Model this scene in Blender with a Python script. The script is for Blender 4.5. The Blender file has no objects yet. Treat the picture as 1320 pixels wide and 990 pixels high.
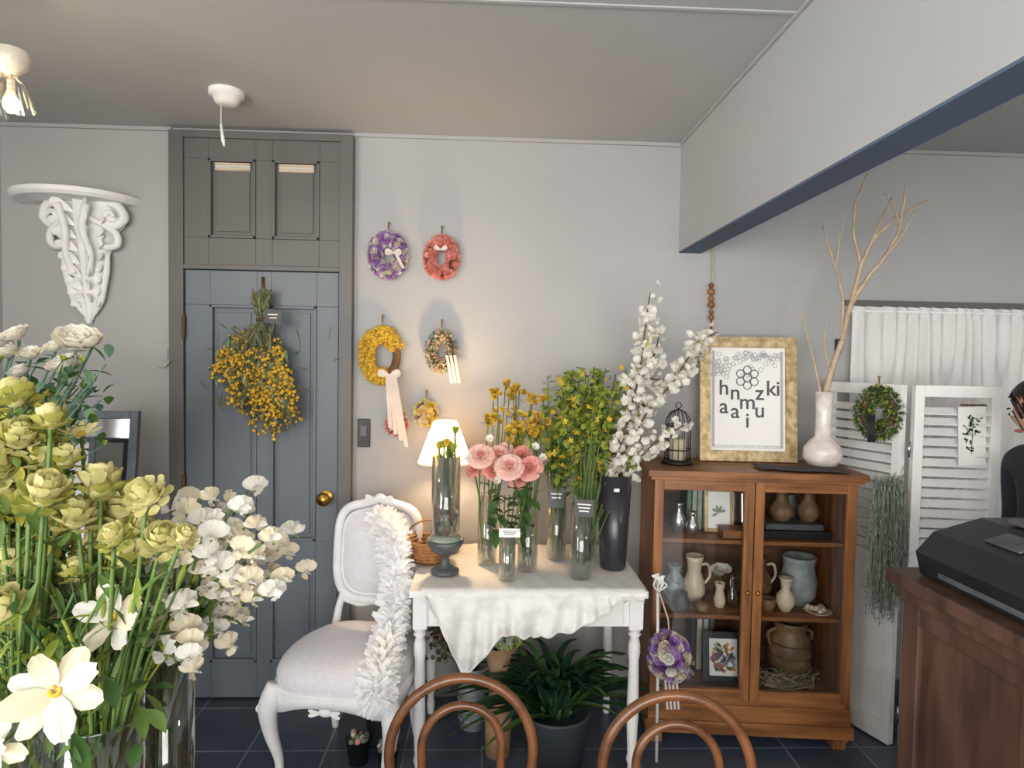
import bpy, bmesh, math, random
from mathutils import Vector, Matrix
R = random.Random(11)
V = Vector
F = 812.0
CAM = V((0, 0, 1.52))
RM = (Matrix.Rotation(math.radians(-2.2), 3, 'Z') @ Matrix.Rotation(math.radians(90 - 2.2), 3, 'X') @ Matrix.Rotation(math.radians(1.0), 3, 'Z'))

def at(u, v, y):
    """survey: photo measurement (1320x990 frame) at a known depth y -> metres"""
    d = RM @ V(((u - 660) / F, -(v - 495) / F, -1))
    return CAM + d * (y / d.y)

def lin(c):
    return tuple(((x / 255) / 12.92 if x / 255 <= .04045 else ((x / 255 + .055) / 1.055) ** 2.4) for x in c)

# ------------------------------------------------------------------ materials
def M(name, c, rough=.6, metal=0, var=.12, scale=10, stretch=(1, 1, 1), bump=0, trans=0, emit=0, c2=None, ecol=None, alpha=1):
    m = bpy.data.materials.new(name); m.use_nodes = True
    nt = m.node_tree; b = nt.nodes['Principled BSDF']; out = nt.nodes['Material Output']
    c = lin(c)
    tc = nt.nodes.new('ShaderNodeTexCoord'); mp = nt.nodes.new('ShaderNodeMapping')
    mp.inputs['Scale'].default_value = stretch
    nz = nt.nodes.new('ShaderNodeTexNoise'); nz.inputs['Scale'].default_value = scale; nz.inputs['Detail'].default_value = 4
    nt.links.new(tc.outputs['Object'], mp.inputs['Vector']); nt.links.new(mp.outputs[0], nz.inputs['Vector'])
    cr = nt.nodes.new('ShaderNodeValToRGB')
    cr.color_ramp.elements[0].position = .33; cr.color_ramp.elements[1].position = .67
    a = tuple(x * (1 - var) for x in c); d = tuple(min(1, x * (1 + var)) for x in c) if c2 is None else lin(c2)
    cr.color_ramp.elements[0].color = (*a, 1); cr.color_ramp.elements[1].color = (*d, 1)
    nt.links.new(nz.outputs['Fac'], cr.inputs['Fac']); nt.links.new(cr.outputs[0], b.inputs['Base Color'])
    b.inputs['Roughness'].default_value = rough; b.inputs['Metallic'].default_value = metal
    if bump:
        bp = nt.nodes.new('ShaderNodeBump'); bp.inputs['Strength'].default_value = bump; bp.inputs['Distance'].default_value = .01
        nt.links.new(nz.outputs['Fac'], bp.inputs['Height']); nt.links.new(bp.outputs[0], b.inputs['Normal'])
    if emit:
        b.inputs['Emission Color'].default_value = (*lin(ecol), 1); b.inputs['Emission Strength'].default_value = emit
    if trans:
        t = nt.nodes.new('ShaderNodeBsdfTranslucent'); mx = nt.nodes.new('ShaderNodeMixShader'); mx.inputs[0].default_value = trans
        nt.links.new(cr.outputs[0], t.inputs['Color']); nt.links.new(b.outputs[0], mx.inputs[1]); nt.links.new(t.outputs[0], mx.inputs[2])
        nt.links.new(mx.outputs[0], out.inputs['Surface'])
    return m

def glassmat(name, tint=(.93, .96, .95), base=.06):
    m = bpy.data.materials.new(name); m.use_nodes = True
    nt = m.node_tree; nt.nodes.remove(nt.nodes['Principled BSDF']); out = nt.nodes['Material Output']
    tr = nt.nodes.new('ShaderNodeBsdfTransparent'); tr.inputs[0].default_value = (*tint, 1)
    gl = nt.nodes.new('ShaderNodeBsdfGlossy'); gl.inputs['Roughness'].default_value = .04
    lw = nt.nodes.new('ShaderNodeLayerWeight'); lw.inputs[0].default_value = .35
    ma = nt.nodes.new('ShaderNodeMath'); ma.operation = 'MULTIPLY_ADD'; ma.inputs[1].default_value = .75; ma.inputs[2].default_value = base
    mx = nt.nodes.new('ShaderNodeMixShader')
    nt.links.new(lw.outputs['Facing'], ma.inputs[0]); nt.links.new(ma.outputs[0], mx.inputs[0])
    nt.links.new(tr.outputs[0], mx.inputs[1]); nt.links.new(gl.outputs[0], mx.inputs[2]); nt.links.new(mx.outputs[0], out.inputs[0])
    return m

def tilemat():
    m = bpy.data.materials.new('slate_tile'); m.use_nodes = True
    nt = m.node_tree; b = nt.nodes['Principled BSDF']
    tc = nt.nodes.new('ShaderNodeTexCoord'); br = nt.nodes.new('ShaderNodeTexBrick')
    br.offset = 0; br.inputs['Scale'].default_value = 1; br.inputs['Brick Width'].default_value = .3; br.inputs['Row Height'].default_value = .3
    br.inputs['Mortar Size'].default_value = .004
    br.inputs['Color1'].default_value = (*lin((84, 96, 114)), 1); br.inputs['Color2'].default_value = (*lin((66, 77, 94)), 1)
    br.inputs['Mortar'].default_value = (*lin((130, 140, 152)), 1)
    nt.links.new(tc.outputs['Object'], br.inputs['Vector'])
    nz = nt.nodes.new('ShaderNodeTexNoise'); nz.inputs['Scale'].default_value = 6; nz.inputs['Detail'].default_value = 6
    nt.links.new(tc.outputs['Object'], nz.inputs['Vector'])
    mx = nt.nodes.new('ShaderNodeMixRGB'); mx.blend_type = 'MULTIPLY'; mx.inputs[0].default_value = .5
    nt.links.new(br.outputs['Color'], mx.inputs[1]); nt.links.new(nz.outputs['Fac'], mx.inputs[2])
    nt.links.new(mx.outputs[0], b.inputs['Base Color']); b.inputs['Roughness'].default_value = .35
    return m

wallm = M('wall_paint', (168, 168, 168), .85, var=.05, scale=1.5)
ceilm = M('ceiling_paint', (174, 175, 176), .9, var=.04, scale=1.2)
beamm = M('beam_paint', (176, 177, 177), .85, var=.04, scale=1.5)
beamu = M('beam_underside_shade', (86, 100, 122), .85, var=.05, scale=2)  # bluish shade under the beam, put into the colour
doorm = M('door_paint_blue_grey', (100, 108, 116), .45, var=.05, scale=3)
doorb = M('door_frame_taupe', (95, 94, 92), .5, var=.06, scale=3)
white = M('white_paint', (232, 231, 229), .5, var=.04, scale=8)
whitec = M('white_chalk_paint', (228, 228, 228), .7, var=.06, scale=14, bump=.15)
brass = M('brass', (190, 150, 75), .3, 1, var=.15)
black = M('black_satin', (30, 31, 35), .4, var=.2)
blackm = M('black_iron', (38, 36, 35), .5, .6, var=.3)
wood = M('honey_wood', (124, 76, 40), .45, var=.3, scale=5, stretch=(6, 6, .7), c2=(164, 108, 62), bump=.1)
woodh = M('honey_wood_rail', (124, 76, 40), .45, var=.3, scale=5, stretch=(.7, 6, 6), c2=(162, 106, 60), bump=.1)
woodd = M('dark_interior_wood', (84, 54, 34), .6, var=.3, scale=5, stretch=(.7, 6, 6), c2=(110, 74, 46))
bent = M('bentwood', (92, 56, 34), .25, var=.3, scale=9, c2=(132, 86, 54))
count = M('counter_wood', (70, 48, 40), .5, var=.3, scale=6, stretch=(3, 3, .6), c2=(94, 66, 52))
cream = M('cream_petal', (230, 220, 194), .7, var=.08, scale=30, trans=.3)
whitep = M('white_petal', (234, 231, 222), .7, var=.05, scale=30, trans=.3)
pinkp = M('pink_petal', (240, 156, 148), .7, var=.12, scale=30, trans=.3, c2=(248, 196, 184))
pinkl = M('pale_pink_petal', (244, 206, 194), .7, var=.08, scale=30, trans=.3)
coral = M('coral_petal', (224, 132, 120), .7, var=.12, scale=40, trans=.2, c2=(240, 172, 158))
purple = M('purple_petal', (150, 100, 178), .7, var=.15, scale=40, trans=.2, c2=(186, 146, 204))
yellow = M('yellow_petal', (222, 182, 48), .7, var=.2, scale=40, trans=.25, c2=(242, 210, 80))
mimosa = M('mimosa_yellow', (206, 158, 40), .8, var=.2, scale=50, c2=(226, 186, 66))
paleyel = M('pale_yellow', (232, 220, 150), .8, var=.1, scale=50, trans=.2)
budg = M('bud_green_cream', (188, 184, 104), .7, var=.1, scale=40, trans=.35, c2=(224, 214, 158))
budo = M('bud_outer_green', (150, 156, 66), .7, var=.15, scale=40, trans=.3, c2=(186, 180, 90))
plume = M('plume_green', (142, 144, 48), .8, var=.2, scale=50, c2=(178, 168, 72), trans=.25)
greens = M('stem_green', (94, 120, 56), .6, var=.2, scale=20, trans=.15)
leafg = M('leaf_green', (68, 100, 50), .5, var=.25, scale=15, trans=.2)
leafd = M('leaf_dark', (36, 66, 46), .4, var=.3, scale=10, trans=.1)
leafb = M('leaf_bluegreen', (100, 132, 108), .6, var=.2, scale=15, trans=.2)
lime = M('leaf_lime', (152, 172, 60), .6, var=.2, scale=20, trans=.35, c2=(184, 192, 84))
olive = M('olive_dry', (118, 118, 84), .8, var=.25, scale=30)
sage = M('sage_moss', (142, 154, 136), .9, var=.15, scale=30)
twig = M('twig', (190, 168, 142), .8, var=.15, scale=30)
brownt = M('brown_twig', (96, 70, 50), .8, var=.25, scale=30)
glass = glassmat('clear_glass', (.95, .975, .965), .10)
pane = glassmat('cabinet_pane', (.97, .98, .98), .02)
water = glassmat('water', (.92, .96, .94), .05)
cloth = M('white_linen', (234, 232, 228), .85, var=.04, scale=60, bump=.15, trans=.15)
sheer = M('sheer_curtain', (246, 245, 243), .9, var=.02, scale=60, trans=.3)
uphol = M('upholstery_white', (222, 219, 223), .9, var=.04, scale=60, bump=.1)
paper = M('paper_white', (240, 238, 234), .8, var=.02)
ink = M('ink_grey', (86, 90, 96), .8, var=.05)
kraft = M('kraft_paper', (160, 128, 96), .8, var=.15)
lacepink = M('ribbon_pale', (236, 224, 214), .7, var=.08, trans=.3)
greypot = M('grey_stoneware', (146, 158, 160), .4, var=.15, scale=14, c2=(182, 190, 188))
ceram = M('cream_ceramic', (222, 205, 180), .35, var=.08)
brownp = M('brown_pottery', (112, 82, 56), .45, var=.3, scale=10, c2=(150, 118, 84))
silver = M('silver', (190, 190, 188), .25, .9, var=.1)
gold = M('gold_frame', (170, 144, 100), .45, .3, var=.3, scale=30, c2=(206, 184, 138), bump=.4)
mirror = M('mirror', (205, 210, 212), .06, 1, var=.02)
pewter = M('pewter_frame', (96, 102, 108), .5, .3, var=.2, scale=20)
wicker = M('wicker', (150, 105, 60), .8, var=.3, scale=40)
darkcl = M('dark_cloth', (70, 66, 72), .9, var=.15, scale=30)
sash = M('slate_urn', (92, 94, 98), .5, .3, var=.25, scale=20)
skin = M('skin', (216, 168, 142), .55, var=.05)
hair = M('dark_hair', (34, 26, 24), .45, var=.3, scale=60, stretch=(1, 1, .1))
darkfab = M('navy_fabric', (40, 40, 48), .85, var=.15, scale=40)
shadem = M('lamp_shade', (250, 230, 196), .8, var=.03, trans=.5, emit=.6, ecol=(255, 210, 145))
bulbm = M('bulb_glow', (255, 235, 200), .5, emit=14, ecol=(255, 210, 140))
globem = M('globe_glow', (255, 248, 236), .5, emit=34, ecol=(255, 245, 230))

# ------------------------------------------------------------------ mesh builder
def basis(d):
    d = V(d).normalized(); a = V((0, 0, 1)) if abs(d.z) < .9 else V((1, 0, 0))
    s = d.cross(a).normalized(); return d, s, s.cross(d).normalized()

def ico(sub):
    bm = bmesh.new(); bmesh.ops.create_icosphere(bm, subdivisions=sub, radius=1)
    bm.verts.ensure_lookup_table()
    r = ([v.co.copy() for v in bm.verts], [[v.index for v in f.verts] for f in bm.faces]); bm.free(); return r
ICO = {1: ico(1), 2: ico(2), 3: ico(3)}

def rv(s=1.0):
    return V((R.uniform(-1, 1), R.uniform(-1, 1), R.uniform(-1, 1))) * s

class MB:
    def __init__(s):
        s.v = []; s.f = []; s.m = []; s.mats = []; s.sm = []
    def mi(s, m):
        if m not in s.mats: s.mats.append(m)
        return s.mats.index(m)
    def add(s, vs, fs, m, flat=False):
        o = len(s.v); s.v += [tuple(x) for x in vs]; k = s.mi(m)
        for f in fs:
            s.f.append([i + o for i in f]); s.m.append(k); s.sm.append(not flat)
    def box(s, c, sz, m, rot=None):
        c = V(c); h = V(sz) / 2
        vs = [V((x * h.x, y * h.y, z * h.z)) for x in (-1, 1) for y in (-1, 1) for z in (-1, 1)]
        if rot is not None: vs = [rot @ v for v in vs]
        s.add([c + v for v in vs], [(0, 1, 3, 2), (4, 6, 7, 5), (0, 4, 5, 1), (2, 3, 7, 6), (0, 2, 6, 4), (1, 5, 7, 3)], m, True)
    def bx(s, x0, x1, y0, y1, z0, z1, m):
        s.box(((x0 + x1) / 2, (y0 + y1) / 2, (z0 + z1) / 2), (x1 - x0, y1 - y0, z1 - z0), m)
    def tube(s, pts, r, m, seg=6, closed=False, flat=1.0):
        pts = [V(p) for p in pts]; n = len(pts)
        rr = r if isinstance(r, (list, tuple)) else [r] * n
        vs = []; side = None
        for i, p in enumerate(pts):
            if closed: t = pts[(i + 1) % n] - pts[i - 1]
            else: t = pts[min(i + 1, n - 1)] - pts[max(i - 1, 0)]
            if t.length < 1e-9: t = V((0, 0, 1))
            t.normalize()
            if side is None: side = basis(t)[1]
            side = (side - t * side.dot(t))
            side = side.normalized() if side.length > 1e-6 else basis(t)[1]
            up = t.cross(side)
            for k in range(seg):
                a = 2 * math.pi * k / seg
                vs.append(p + side * (math.cos(a) * rr[i]) + up * (math.sin(a) * rr[i] * flat))
        fs = []
        for i in range(n if closed else n - 1):
            j = (i + 1) % n
            for k in range(seg):
                l = (k + 1) % seg
                fs.append((i * seg + k, i * seg + l, j * seg + l, j * seg + k))
        if not closed:
            fs.append(tuple(range(seg))[::-1]); fs.append(tuple((n - 1) * seg + k for k in range(seg)))
        s.add(vs, fs, m)
    def ctube(s, pts, r, m, seg=8, sub=6):
        """smooth (Catmull-Rom) tube"""
        P = [V(p) for p in pts]; rr = r if isinstance(r, (list, tuple)) else [r] * len(P)
        Q = []; q = []
        for i in range(len(P) - 1):
            p0, p1, p2, p3 = P[max(i - 1, 0)], P[i], P[i + 1], P[min(i + 2, len(P) - 1)]
            for k in range(sub):
                t = k / sub
                Q.append(.5 * ((2 * p1) + (p2 - p0) * t + (2 * p0 - 5 * p1 + 4 * p2 - p3) * t * t + (3 * p1 - p0 - 3 * p2 + p3) * t ** 3))
                q.append(rr[i] * (1 - t) + rr[i + 1] * t)
        Q.append(P[-1]); q.append(rr[-1]); s.tube(Q, q, m, seg)
    def ring(s, c, rx, rz, r, m, n=32, seg=8, ax='y', rot=None):
        pts = []
        for i in range(n):
            a = 2 * math.pi * i / n; x, z = math.cos(a) * rx, math.sin(a) * rz
            p = V((x, 0, z)) if ax == 'y' else V((x, z, 0))
            if rot is not None: p = rot @ p
            pts.append(V(c) + p)
        s.tube(pts, r, m, seg, True)
    def lathe(s, prof, m, c=(0, 0, 0), seg=24, sx=1, sy=1, rot=None):
        vs = []; c = V(c)
        for r, z in prof:
            for k in range(seg):
                a = 2 * math.pi * k / seg; p = V((math.cos(a) * r * sx, math.sin(a) * r * sy, z))
                if rot is not None: p = rot @ p
                vs.append(c + p)
        fs = []
        for i in range(len(prof) - 1):
            for k in range(seg):
                l = (k + 1) % seg; fs.append((i * seg + k, i * seg + l, (i + 1) * seg + l, (i + 1) * seg + k))
        s.add(vs, fs, m)
    def blob(s, c, r, m, sub=1, sc=(1, 1, 1), jit=0):
        vs, fs = ICO[sub]; c = V(c)
        s.add([c + V((v.x * sc[0], v.y * sc[1], v.z * sc[2])) * (r * (1 + R.uniform(-jit, jit))) for v in vs], fs, m)
    def petal(s, o, d, up, L, W, m, curl=.2, cup=.2):
        d = V(d).normalized(); up = V(up); up = (up - d * up.dot(d))
        up = up.normalized() if up.length > 1e-6 else basis(d)[2]
        sd = d.cross(up); vs = []; o = V(o)
        for t, w in ((0, .18), (.4, .8), (.78, 1), (1, .5)):
            c = o + d * (L * t) + up * (curl * L * t * t); hw = w * W / 2
            vs += [c - sd * hw + up * (cup * hw), c, c + sd * hw + up * (cup * hw)]
        fs = []
        for i in range(3):
            for k in range(2):
                a = i * 3 + k; fs.append((a, a + 1, a + 4, a + 3))
        s.add(vs, fs, m)
    def wavy(s, o, d, up, L, W, m, curl=.1, wav=.12, tip=.85):
        """broad ruffled petal"""
        d = V(d).normalized(); up = V(up); up = (up - d * up.dot(d))
        up = up.normalized() if up.length > 1e-6 else basis(d)[2]
        sd = d.cross(up); vs = []; o = V(o); ph = R.uniform(0, 6); n = 7
        for t, w in ((0, .12), (.35, .75), (.7, 1.0), (.95, tip)):
            for k in range(n):
                x = (k / (n - 1) - .5) * 2
                vs.append(o + d * (L * (t - .12 * t * x * x)) + sd * (x * w * W / 2) + up * (curl * L * t * t + wav * L * t * t * math.sin(ph + k * 2.1)))
        s.add(vs, [(i * n + k, i * n + k + 1, (i + 1) * n + k + 1, (i + 1) * n + k) for i in range(3) for k in range(n - 1)], m)
    def leaf(s, o, d, L, W, m, droop=.3):
        d = V(d).normalized(); up = V((0, 0, 1)) - d * d.z
        up = up.normalized() if up.length > .05 else basis(d)[2]
        sd = d.cross(up); vs = []; o = V(o)
        for t, w in ((0, .1), (.25, .7), (.5, 1), (.75, .75), (1, .04)):
            c = o + d * (L * t) - V((0, 0, 1)) * (droop * L * t * t); hw = w * W / 2
            vs += [c - sd * hw + up * (.25 * hw), c, c + sd * hw + up * (.25 * hw)]
        fs = []
        for i in range(4):
            for k in range(2):
                a = i * 3 + k; fs.append((a, a + 1, a + 4, a + 3))
        s.add(vs, fs, m)
    def rose(s, c, n, r, m, layers=3, k=5, core=None, closed=0.0, outer=None):
        n, a, b = basis(n); c = V(c)
        s.blob(c + n * r * .35, r * .38, core or m, 1)
        for l in range(layers):
            tl = (l + 1) / layers; ang = math.radians((18 + 55 * tl) * (1 - closed * .45))
            for i in range(k + l):
                p = 2 * math.pi * (i + .5 * l) / (k + l) + R.uniform(-.15, .15)
                rad = a * math.cos(p) + b * math.sin(p)
                d = n * math.cos(ang) + rad * math.sin(ang); up = n * math.sin(ang) - rad * math.cos(ang)
                s.petal(c - n * r * .1, d, up, r * (.75 + .35 * tl), r * (.8 + .35 * tl), outer if (outer and l == layers - 1) else m, .35 + .15 * closed, .35)
    def globe(s, c, n, r, m, outer, spread=0.0):
        """ranunculus-style ball of overlapping petals"""
        n, a, b = basis(n); c = V(c); s.blob(c, r * .68, m, 2)
        for l, (ang0, kk) in enumerate(((12, 4), (30, 6), (52, 7), (78, 8), (108, 8))):
            for i in range(kk):
                p = 2 * math.pi * (i + .5 * (l % 2)) / kk + R.uniform(-.2, .2); rad = a * math.cos(p) + b * math.sin(p)
                g = math.radians(ang0 + 28); o = c + (n * math.cos(g) + rad * math.sin(g)) * r * .72
                h = math.radians(ang0 + 28); tdir = n * math.sin(h) - rad * math.cos(h); up = n * math.cos(h) + rad * math.sin(h)
                s.petal(o, tdir + up * (.4 + spread * (l / 4) + R.uniform(0, .35)), -up, r * R.uniform(.7, .95), r * .8, outer if l > 2 else m, .3 - spread * .3, .35)
    def daisy(s, c, n, r, m, k=8, mc=None, w=.62, tilt=78):
        n, a, b = basis(n); c = V(c); ang = math.radians(tilt); ph = R.uniform(0, 6)
        for i in range(k):
            p = ph + 2 * math.pi * i / k; rad = a * math.cos(p) + b * math.sin(p)
            d = n * math.cos(ang) + rad * math.sin(ang); up = n * math.sin(ang) - rad * math.cos(ang)
            s.petal(c, d, up, r * R.uniform(.9, 1.05), r * w, m, R.uniform(-.1, .2), .15)
        if mc: s.blob(c + n * r * .08, r * .18, mc, 1, jit=.1)
    def stem(s, a, b, r, m, bend=.1, n=6, seg=5):
        a, b = V(a), V(b); mid = (a + b) / 2 + V((R.uniform(-1, 1), R.uniform(-1, 1), 0)) * (bend * (b - a).length)
        pts = [(a * (1 - t) ** 2 + mid * (2 * t * (1 - t)) + b * t * t) for t in [i / n for i in range(n + 1)]]
        s.tube(pts, r, m, seg); return pts
    def build(s, name, bevel=0, loc=(0, 0, 0), rz=0, sub=0, parent=None, solid=0):
        me = bpy.data.meshes.new(name); me.from_pydata(s.v, [], s.f)
        for m in s.mats: me.materials.append(m)
        me.polygons.foreach_set('material_index', s.m)
        me.polygons.foreach_set('use_smooth', s.sm)
        me.update()
        ob = bpy.data.objects.new(name, me); bpy.context.scene.collection.objects.link(ob)
        ob.location = loc; ob.rotation_euler = (0, 0, rz)
        if solid:
            q = ob.modifiers.new('solid', 'SOLIDIFY'); q.thickness = solid
        if bevel:
            q = ob.modifiers.new('bevel', 'BEVEL'); q.width = bevel; q.segments = 2; q.limit_method = 'ANGLE'; q.angle_limit = 1.0
        if sub:
            q = ob.modifiers.new('sub', 'SUBSURF'); q.levels = sub; q.render_levels = sub
        if parent: ob.parent = parent
        return ob

# ------------------------------------------------------------------ room shell
WY = 2.8; CZ = 2.49; LX = -2.09; RX = 3.4; RY = -2.6
b = MB(); b.bx(LX - .1, RX + .1, WY, WY + .1, 0, CZ, wallm); b.build('wall_back')
b = MB(); b.bx(LX - .1, LX, RY, WY, 0, CZ, wallm); b.build('wall_left')
b = MB(); b.bx(RX, RX + .1, RY, WY, 0, CZ, wallm); b.build('wall_right')
b = MB(); b.bx(LX - .1, RX + .1, RY - .1, RY, 0, CZ, wallm); b.build('wall_rear')
b = MB(); b.bx(LX - .1, RX + .1, RY - .1, WY + .1, -.1, 0, tilemat()); b.build('floor')
b = MB(); b.bx(LX - .1, RX + .1, RY - .1, WY + .1, CZ, CZ + .1, ceilm); b.build('ceiling')
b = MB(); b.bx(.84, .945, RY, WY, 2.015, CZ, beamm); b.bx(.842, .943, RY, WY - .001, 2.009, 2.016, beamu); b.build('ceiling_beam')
b = MB(); b.bx(LX, -1.37, WY - .014, WY, CZ - .016, CZ, wallm); b.bx(-.59, .84, WY - .014, WY, CZ - .016, CZ, wallm); b.bx(.945, RX, WY - .014, WY, CZ - .016, CZ, wallm)
b.bx(.828, .84, RY, WY, CZ - .012, CZ, wallm); b.bx(LX, .84, 1.735, 1.75, CZ - .005, CZ, ceilm); b.build('trim_1', bevel=.002)
b = MB(); b.bx(-.59, 3.3, WY - .015, WY, 0, .07, doorb); b.bx(LX, -1.37, WY - .015, WY, 0, .07, doorb); b.build('baseboard_back', bevel=.003)
# windows behind the camera (daylight sources)
def window(name, c, w, h, alongx):
    b = MB()
    for s in (-1, 0, 1):
        p = V(c) + (V((s * w / 2, 0, 0)) if alongx else V((0, s * w / 2, 0)))
        b.box(p, (.06, .06, h + .06), white)
        p = V(c) + V((0, 0, s * h / 2))
        b.box(p, (w + .06, .06, .06) if alongx else (.06, w + .06, .06), white)
    b.build(name, bevel=.004)
window('window_1', (.0, RY + .03, 1.40), 3.6, 1.9, True)
window('window_2', (LX + .03, -.7, 1.45), 2.0, 1.6, False)
def area(name, loc, rot, sx, sy, e, c):
    l = bpy.data.lights.new(name, 'AREA'); l.shape = 'RECTANGLE'; l.size = sx; l.size_y = sy; l.energy = e; l.color = c
    o = bpy.data.objects.new(name, l); bpy.context.scene.collection.objects.link(o); o.location = loc; o.rotation_euler = rot
area('window_daylight_rear', (0, RY + .08, 1.40), (math.radians(90), 0, 0), 3.5, 1.8, 155, (1, .98, .95))
area('window_daylight_left', (LX + .08, -.7, 1.45), (math.radians(90), 0, math.radians(-90)), 1.9, 1.5, 78, (.96, .98, 1))
# glowing globes on cords, added out of view to brighten ceiling and walls
for gx, gy, gz, r in ((-.9, -1.4, 1.75, .15), (.35, -1.5, 1.75, .15), (2.4, .3, 1.8, .11)):
    b = MB(); b.blob((gx, gy, gz), r, globem, 3); b.tube([(gx, gy, gz + r), (gx, gy, CZ)], .004, black, 6); b.lathe([(0, 0), (.05, 0), (.05, -.02), (0, -.03)], white, (gx, gy, CZ), 16)
    b.build('added_fill_globe')

# ------------------------------------------------------------------ door
b = MB(); Y = WY
x0, x1, f0, f1 = -1.307, -.648, -1.368, -.592
b.bx(f0, x0, Y - .045, Y, 0, 2.47, doorb); b.bx(x1, f1, Y - .045, Y, 0, 2.47, doorb)
b.bx(x0, x1, Y - .045, Y, 2.44, 2.47, doorb)
b.bx(x0, x1, Y - .045, Y, 1.885, 1.905, doorb)
def panelled(b, x0, x1, z0, z1, wins, m, y):
    xs = sorted({x0, x1} | {w[0] for w in wins} | {w[1] for w in wins}); zs = sorted({z0, z1} | {w[2] for w in wins} | {w[3] for w in wins})
    for i in range(len(xs) - 1):
        for j in range(len(zs) - 1):
            cx, cz = (xs[i] + xs[i + 1]) / 2, (zs[j] + zs[j + 1]) / 2
            if any(w[0] < cx < w[1] and w[2] < cz < w[3] for w in wins): continue
            b.bx(xs[i], xs[i + 1], y, y + .022, zs[j], zs[j + 1], m)
    b.bx(x0, x1, y + .018, y + .03, z0, z1, m)
    for w in wins:
        t = .012
        for q in ((w[0], w[1], w[2], w[2] + t), (w[0], w[1], w[3] - t, w[3]), (w[0], w[0] + t, w[2], w[3]), (w[1] - t, w[1], w[2], w[3])):
            b.bx(q[0], q[1], y - .006, y + .012, q[2], q[3], m)
        b.bx(w[0] + .03, w[1] - .03, y + .012, y + .02, w[2] + .03, w[3] - .03, m)
panelled(b, x0, x1, 1.905, 2.44, [(-1.205, -1.005, 2.02, 2.355), (-.935, -.735, 2.02, 2.355)], doorb, Y - .035)
for cx_ in (-1.105, -.835):   # slats atop the transom panels, their lit look put into pale colours
    for k in range(3): b.box((cx_, Y - .028, 2.335 - k * .011), (.15, .014, .004), [ceram, cloth, ceram][k], Matrix.Rotation(-.5, 3, 'X'))
panelled(b, x0 + .004, x1 - .004, .01, 1.882, [(-1.20, -1.0, .71, 1.735), (-.94, -.745, .71, 1.735), (-1.20, -1.0, .17, .60), (-.94, -.745, .17, .60)], doorm, Y - .032)
for zz in (1.64, .95, .3): b.tube([(x0 + .002, Y - .048, zz - .05), (x0 + .002, Y - .048, zz + .05)], .008, brownt, 8)
kp = V((-.70, Y - .03, .905))
b.lathe([(0, 0), (.03, 0), (.03, .006), (.011, .01), (.011, .03), (.026, .042), (.03, .055), (.022, .068), (0, .072)], brass, kp, 20, rot=Matrix.Rotation(math.radians(90), 3, 'X'))
b.build('door_1', bevel=.002)
b = MB(); p = at(469, 558, WY - .006); b.box(p, (.055, .012, .125), black); b.box(p + V((0, -.008, .01)), (.03, .006, .05), sash); b.build('light_switch', bevel=.002)
b = MB(); p = at(213, 457, WY - .006); b.box(p, (.06, .01, .11), wallm); b.box(p + V((0, -.007, 0)), (.03, .006, .05), wallm); b.build('light_switch', bevel=.002)

# ------------------------------------------------------------------ corbel shelf
b = MB(); tp = at(104, 262, WY); cx = tp.x; zt = tp.z + .02
n = 24; hw = .255; dp = .23
vs = []
for z in (zt, zt - .018, zt - .03):
    k = 1 if z > zt - .02 else .94
    for i in range(n + 1):
        a = math.pi * i / n; vs.append((cx - math.cos(a) * hw * k, WY - math.sin(a) * dp * k, z))
fs = [tuple(range(n + 1))[::-1], tuple(range(2 * n + 2, 3 * n + 3))]
for l in range(2):
    for i in range(n): fs.append((l * (n + 1) + i, l * (n + 1) + i + 1, (l + 1) * (n + 1) + i + 1, (l + 1) * (n + 1) + i))
b.add(vs, fs, whitec, True)
def C(x, z, y=.03): return V((cx + .045 + x, WY - y, zt + z))
ol = [(-.03, .13), (-.07, .155), (-.12, .15), (-.16, .125), (-.20, .10), (-.25, .088), (-.31, .078), (-.37, .066), (-.42, .055), (-.46, .034), (-.50, .024), (-.535, .006)]
vs = []
for z, w_ in ol:
    dpt = .03 + .09 * max(0, 1 + z / .5) ** 1.3
    for k in range(9):
        x = (k / 4 - 1); vs.append(C(x * w_ * (.93 + .07 * math.sin(z * 90)), z, .004 + dpt * (1 - x * x) ** .5 * (.75 + .25 * math.cos(x * 9)) + .01))
b.add(vs, [(i * 9 + k, i * 9 + k + 1, (i + 1) * 9 + k + 1, (i + 1) * 9 + k) for i in range(len(ol) - 1) for k in range(8)], whitec)
for s in (-1, 1):
    b.ctube([C(s * .06, -.03, .07), C(s * .14, -.04, .06), C(s * .165, -.09, .05), C(s * .125, -.125, .06), C(s * .095, -.095, .07), C(s * .12, -.07, .075), C(s * .138, -.09, .075)], [.014, .018, .02, .018, .014, .011, .006], whitec, 8)
    b.ctube([C(s * .05, -.10, .1), C(s * .13, -.15, .06), C(s * .135, -.20, .05), C(s * .095, -.215, .06), C(s * .075, -.185, .07), C(s * .095, -.17, .075)], [.01, .015, .016, .014, .011, .005], whitec, 8)
    b.ctube([C(s * .03, -.33, .07), C(s * .05, -.25, .09), C(s * .035, -.15, .12), C(s * .06, -.05, .13)], [.012, .014, .014, .016], whitec, 8)
    b.ctube([C(s * .09, -.24, .04), C(s * .085, -.31, .04), C(s * .07, -.38, .035), C(s * .055, -.44, .03), C(s * .02, -.50, .02)], [.01, .014, .014, .013, .006], whitec, 8)
    for i in range(8):
        b.petal(C(s * .012, -.08 - i * .052, .10 - i * .009), V((s * (1 - i * .07), -.35, .6)), V((0, -1, .3)), .085 - i * .006, .04, whitec, .3, .4)
        b.petal(C(s * (.06 - .004 * i), -.12 - i * .048, .07 - i * .006), V((s * .9, -.2, .15)), V((0, -1, .3)), .06 - i * .004, .035, whitec, .3, .4)
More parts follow.
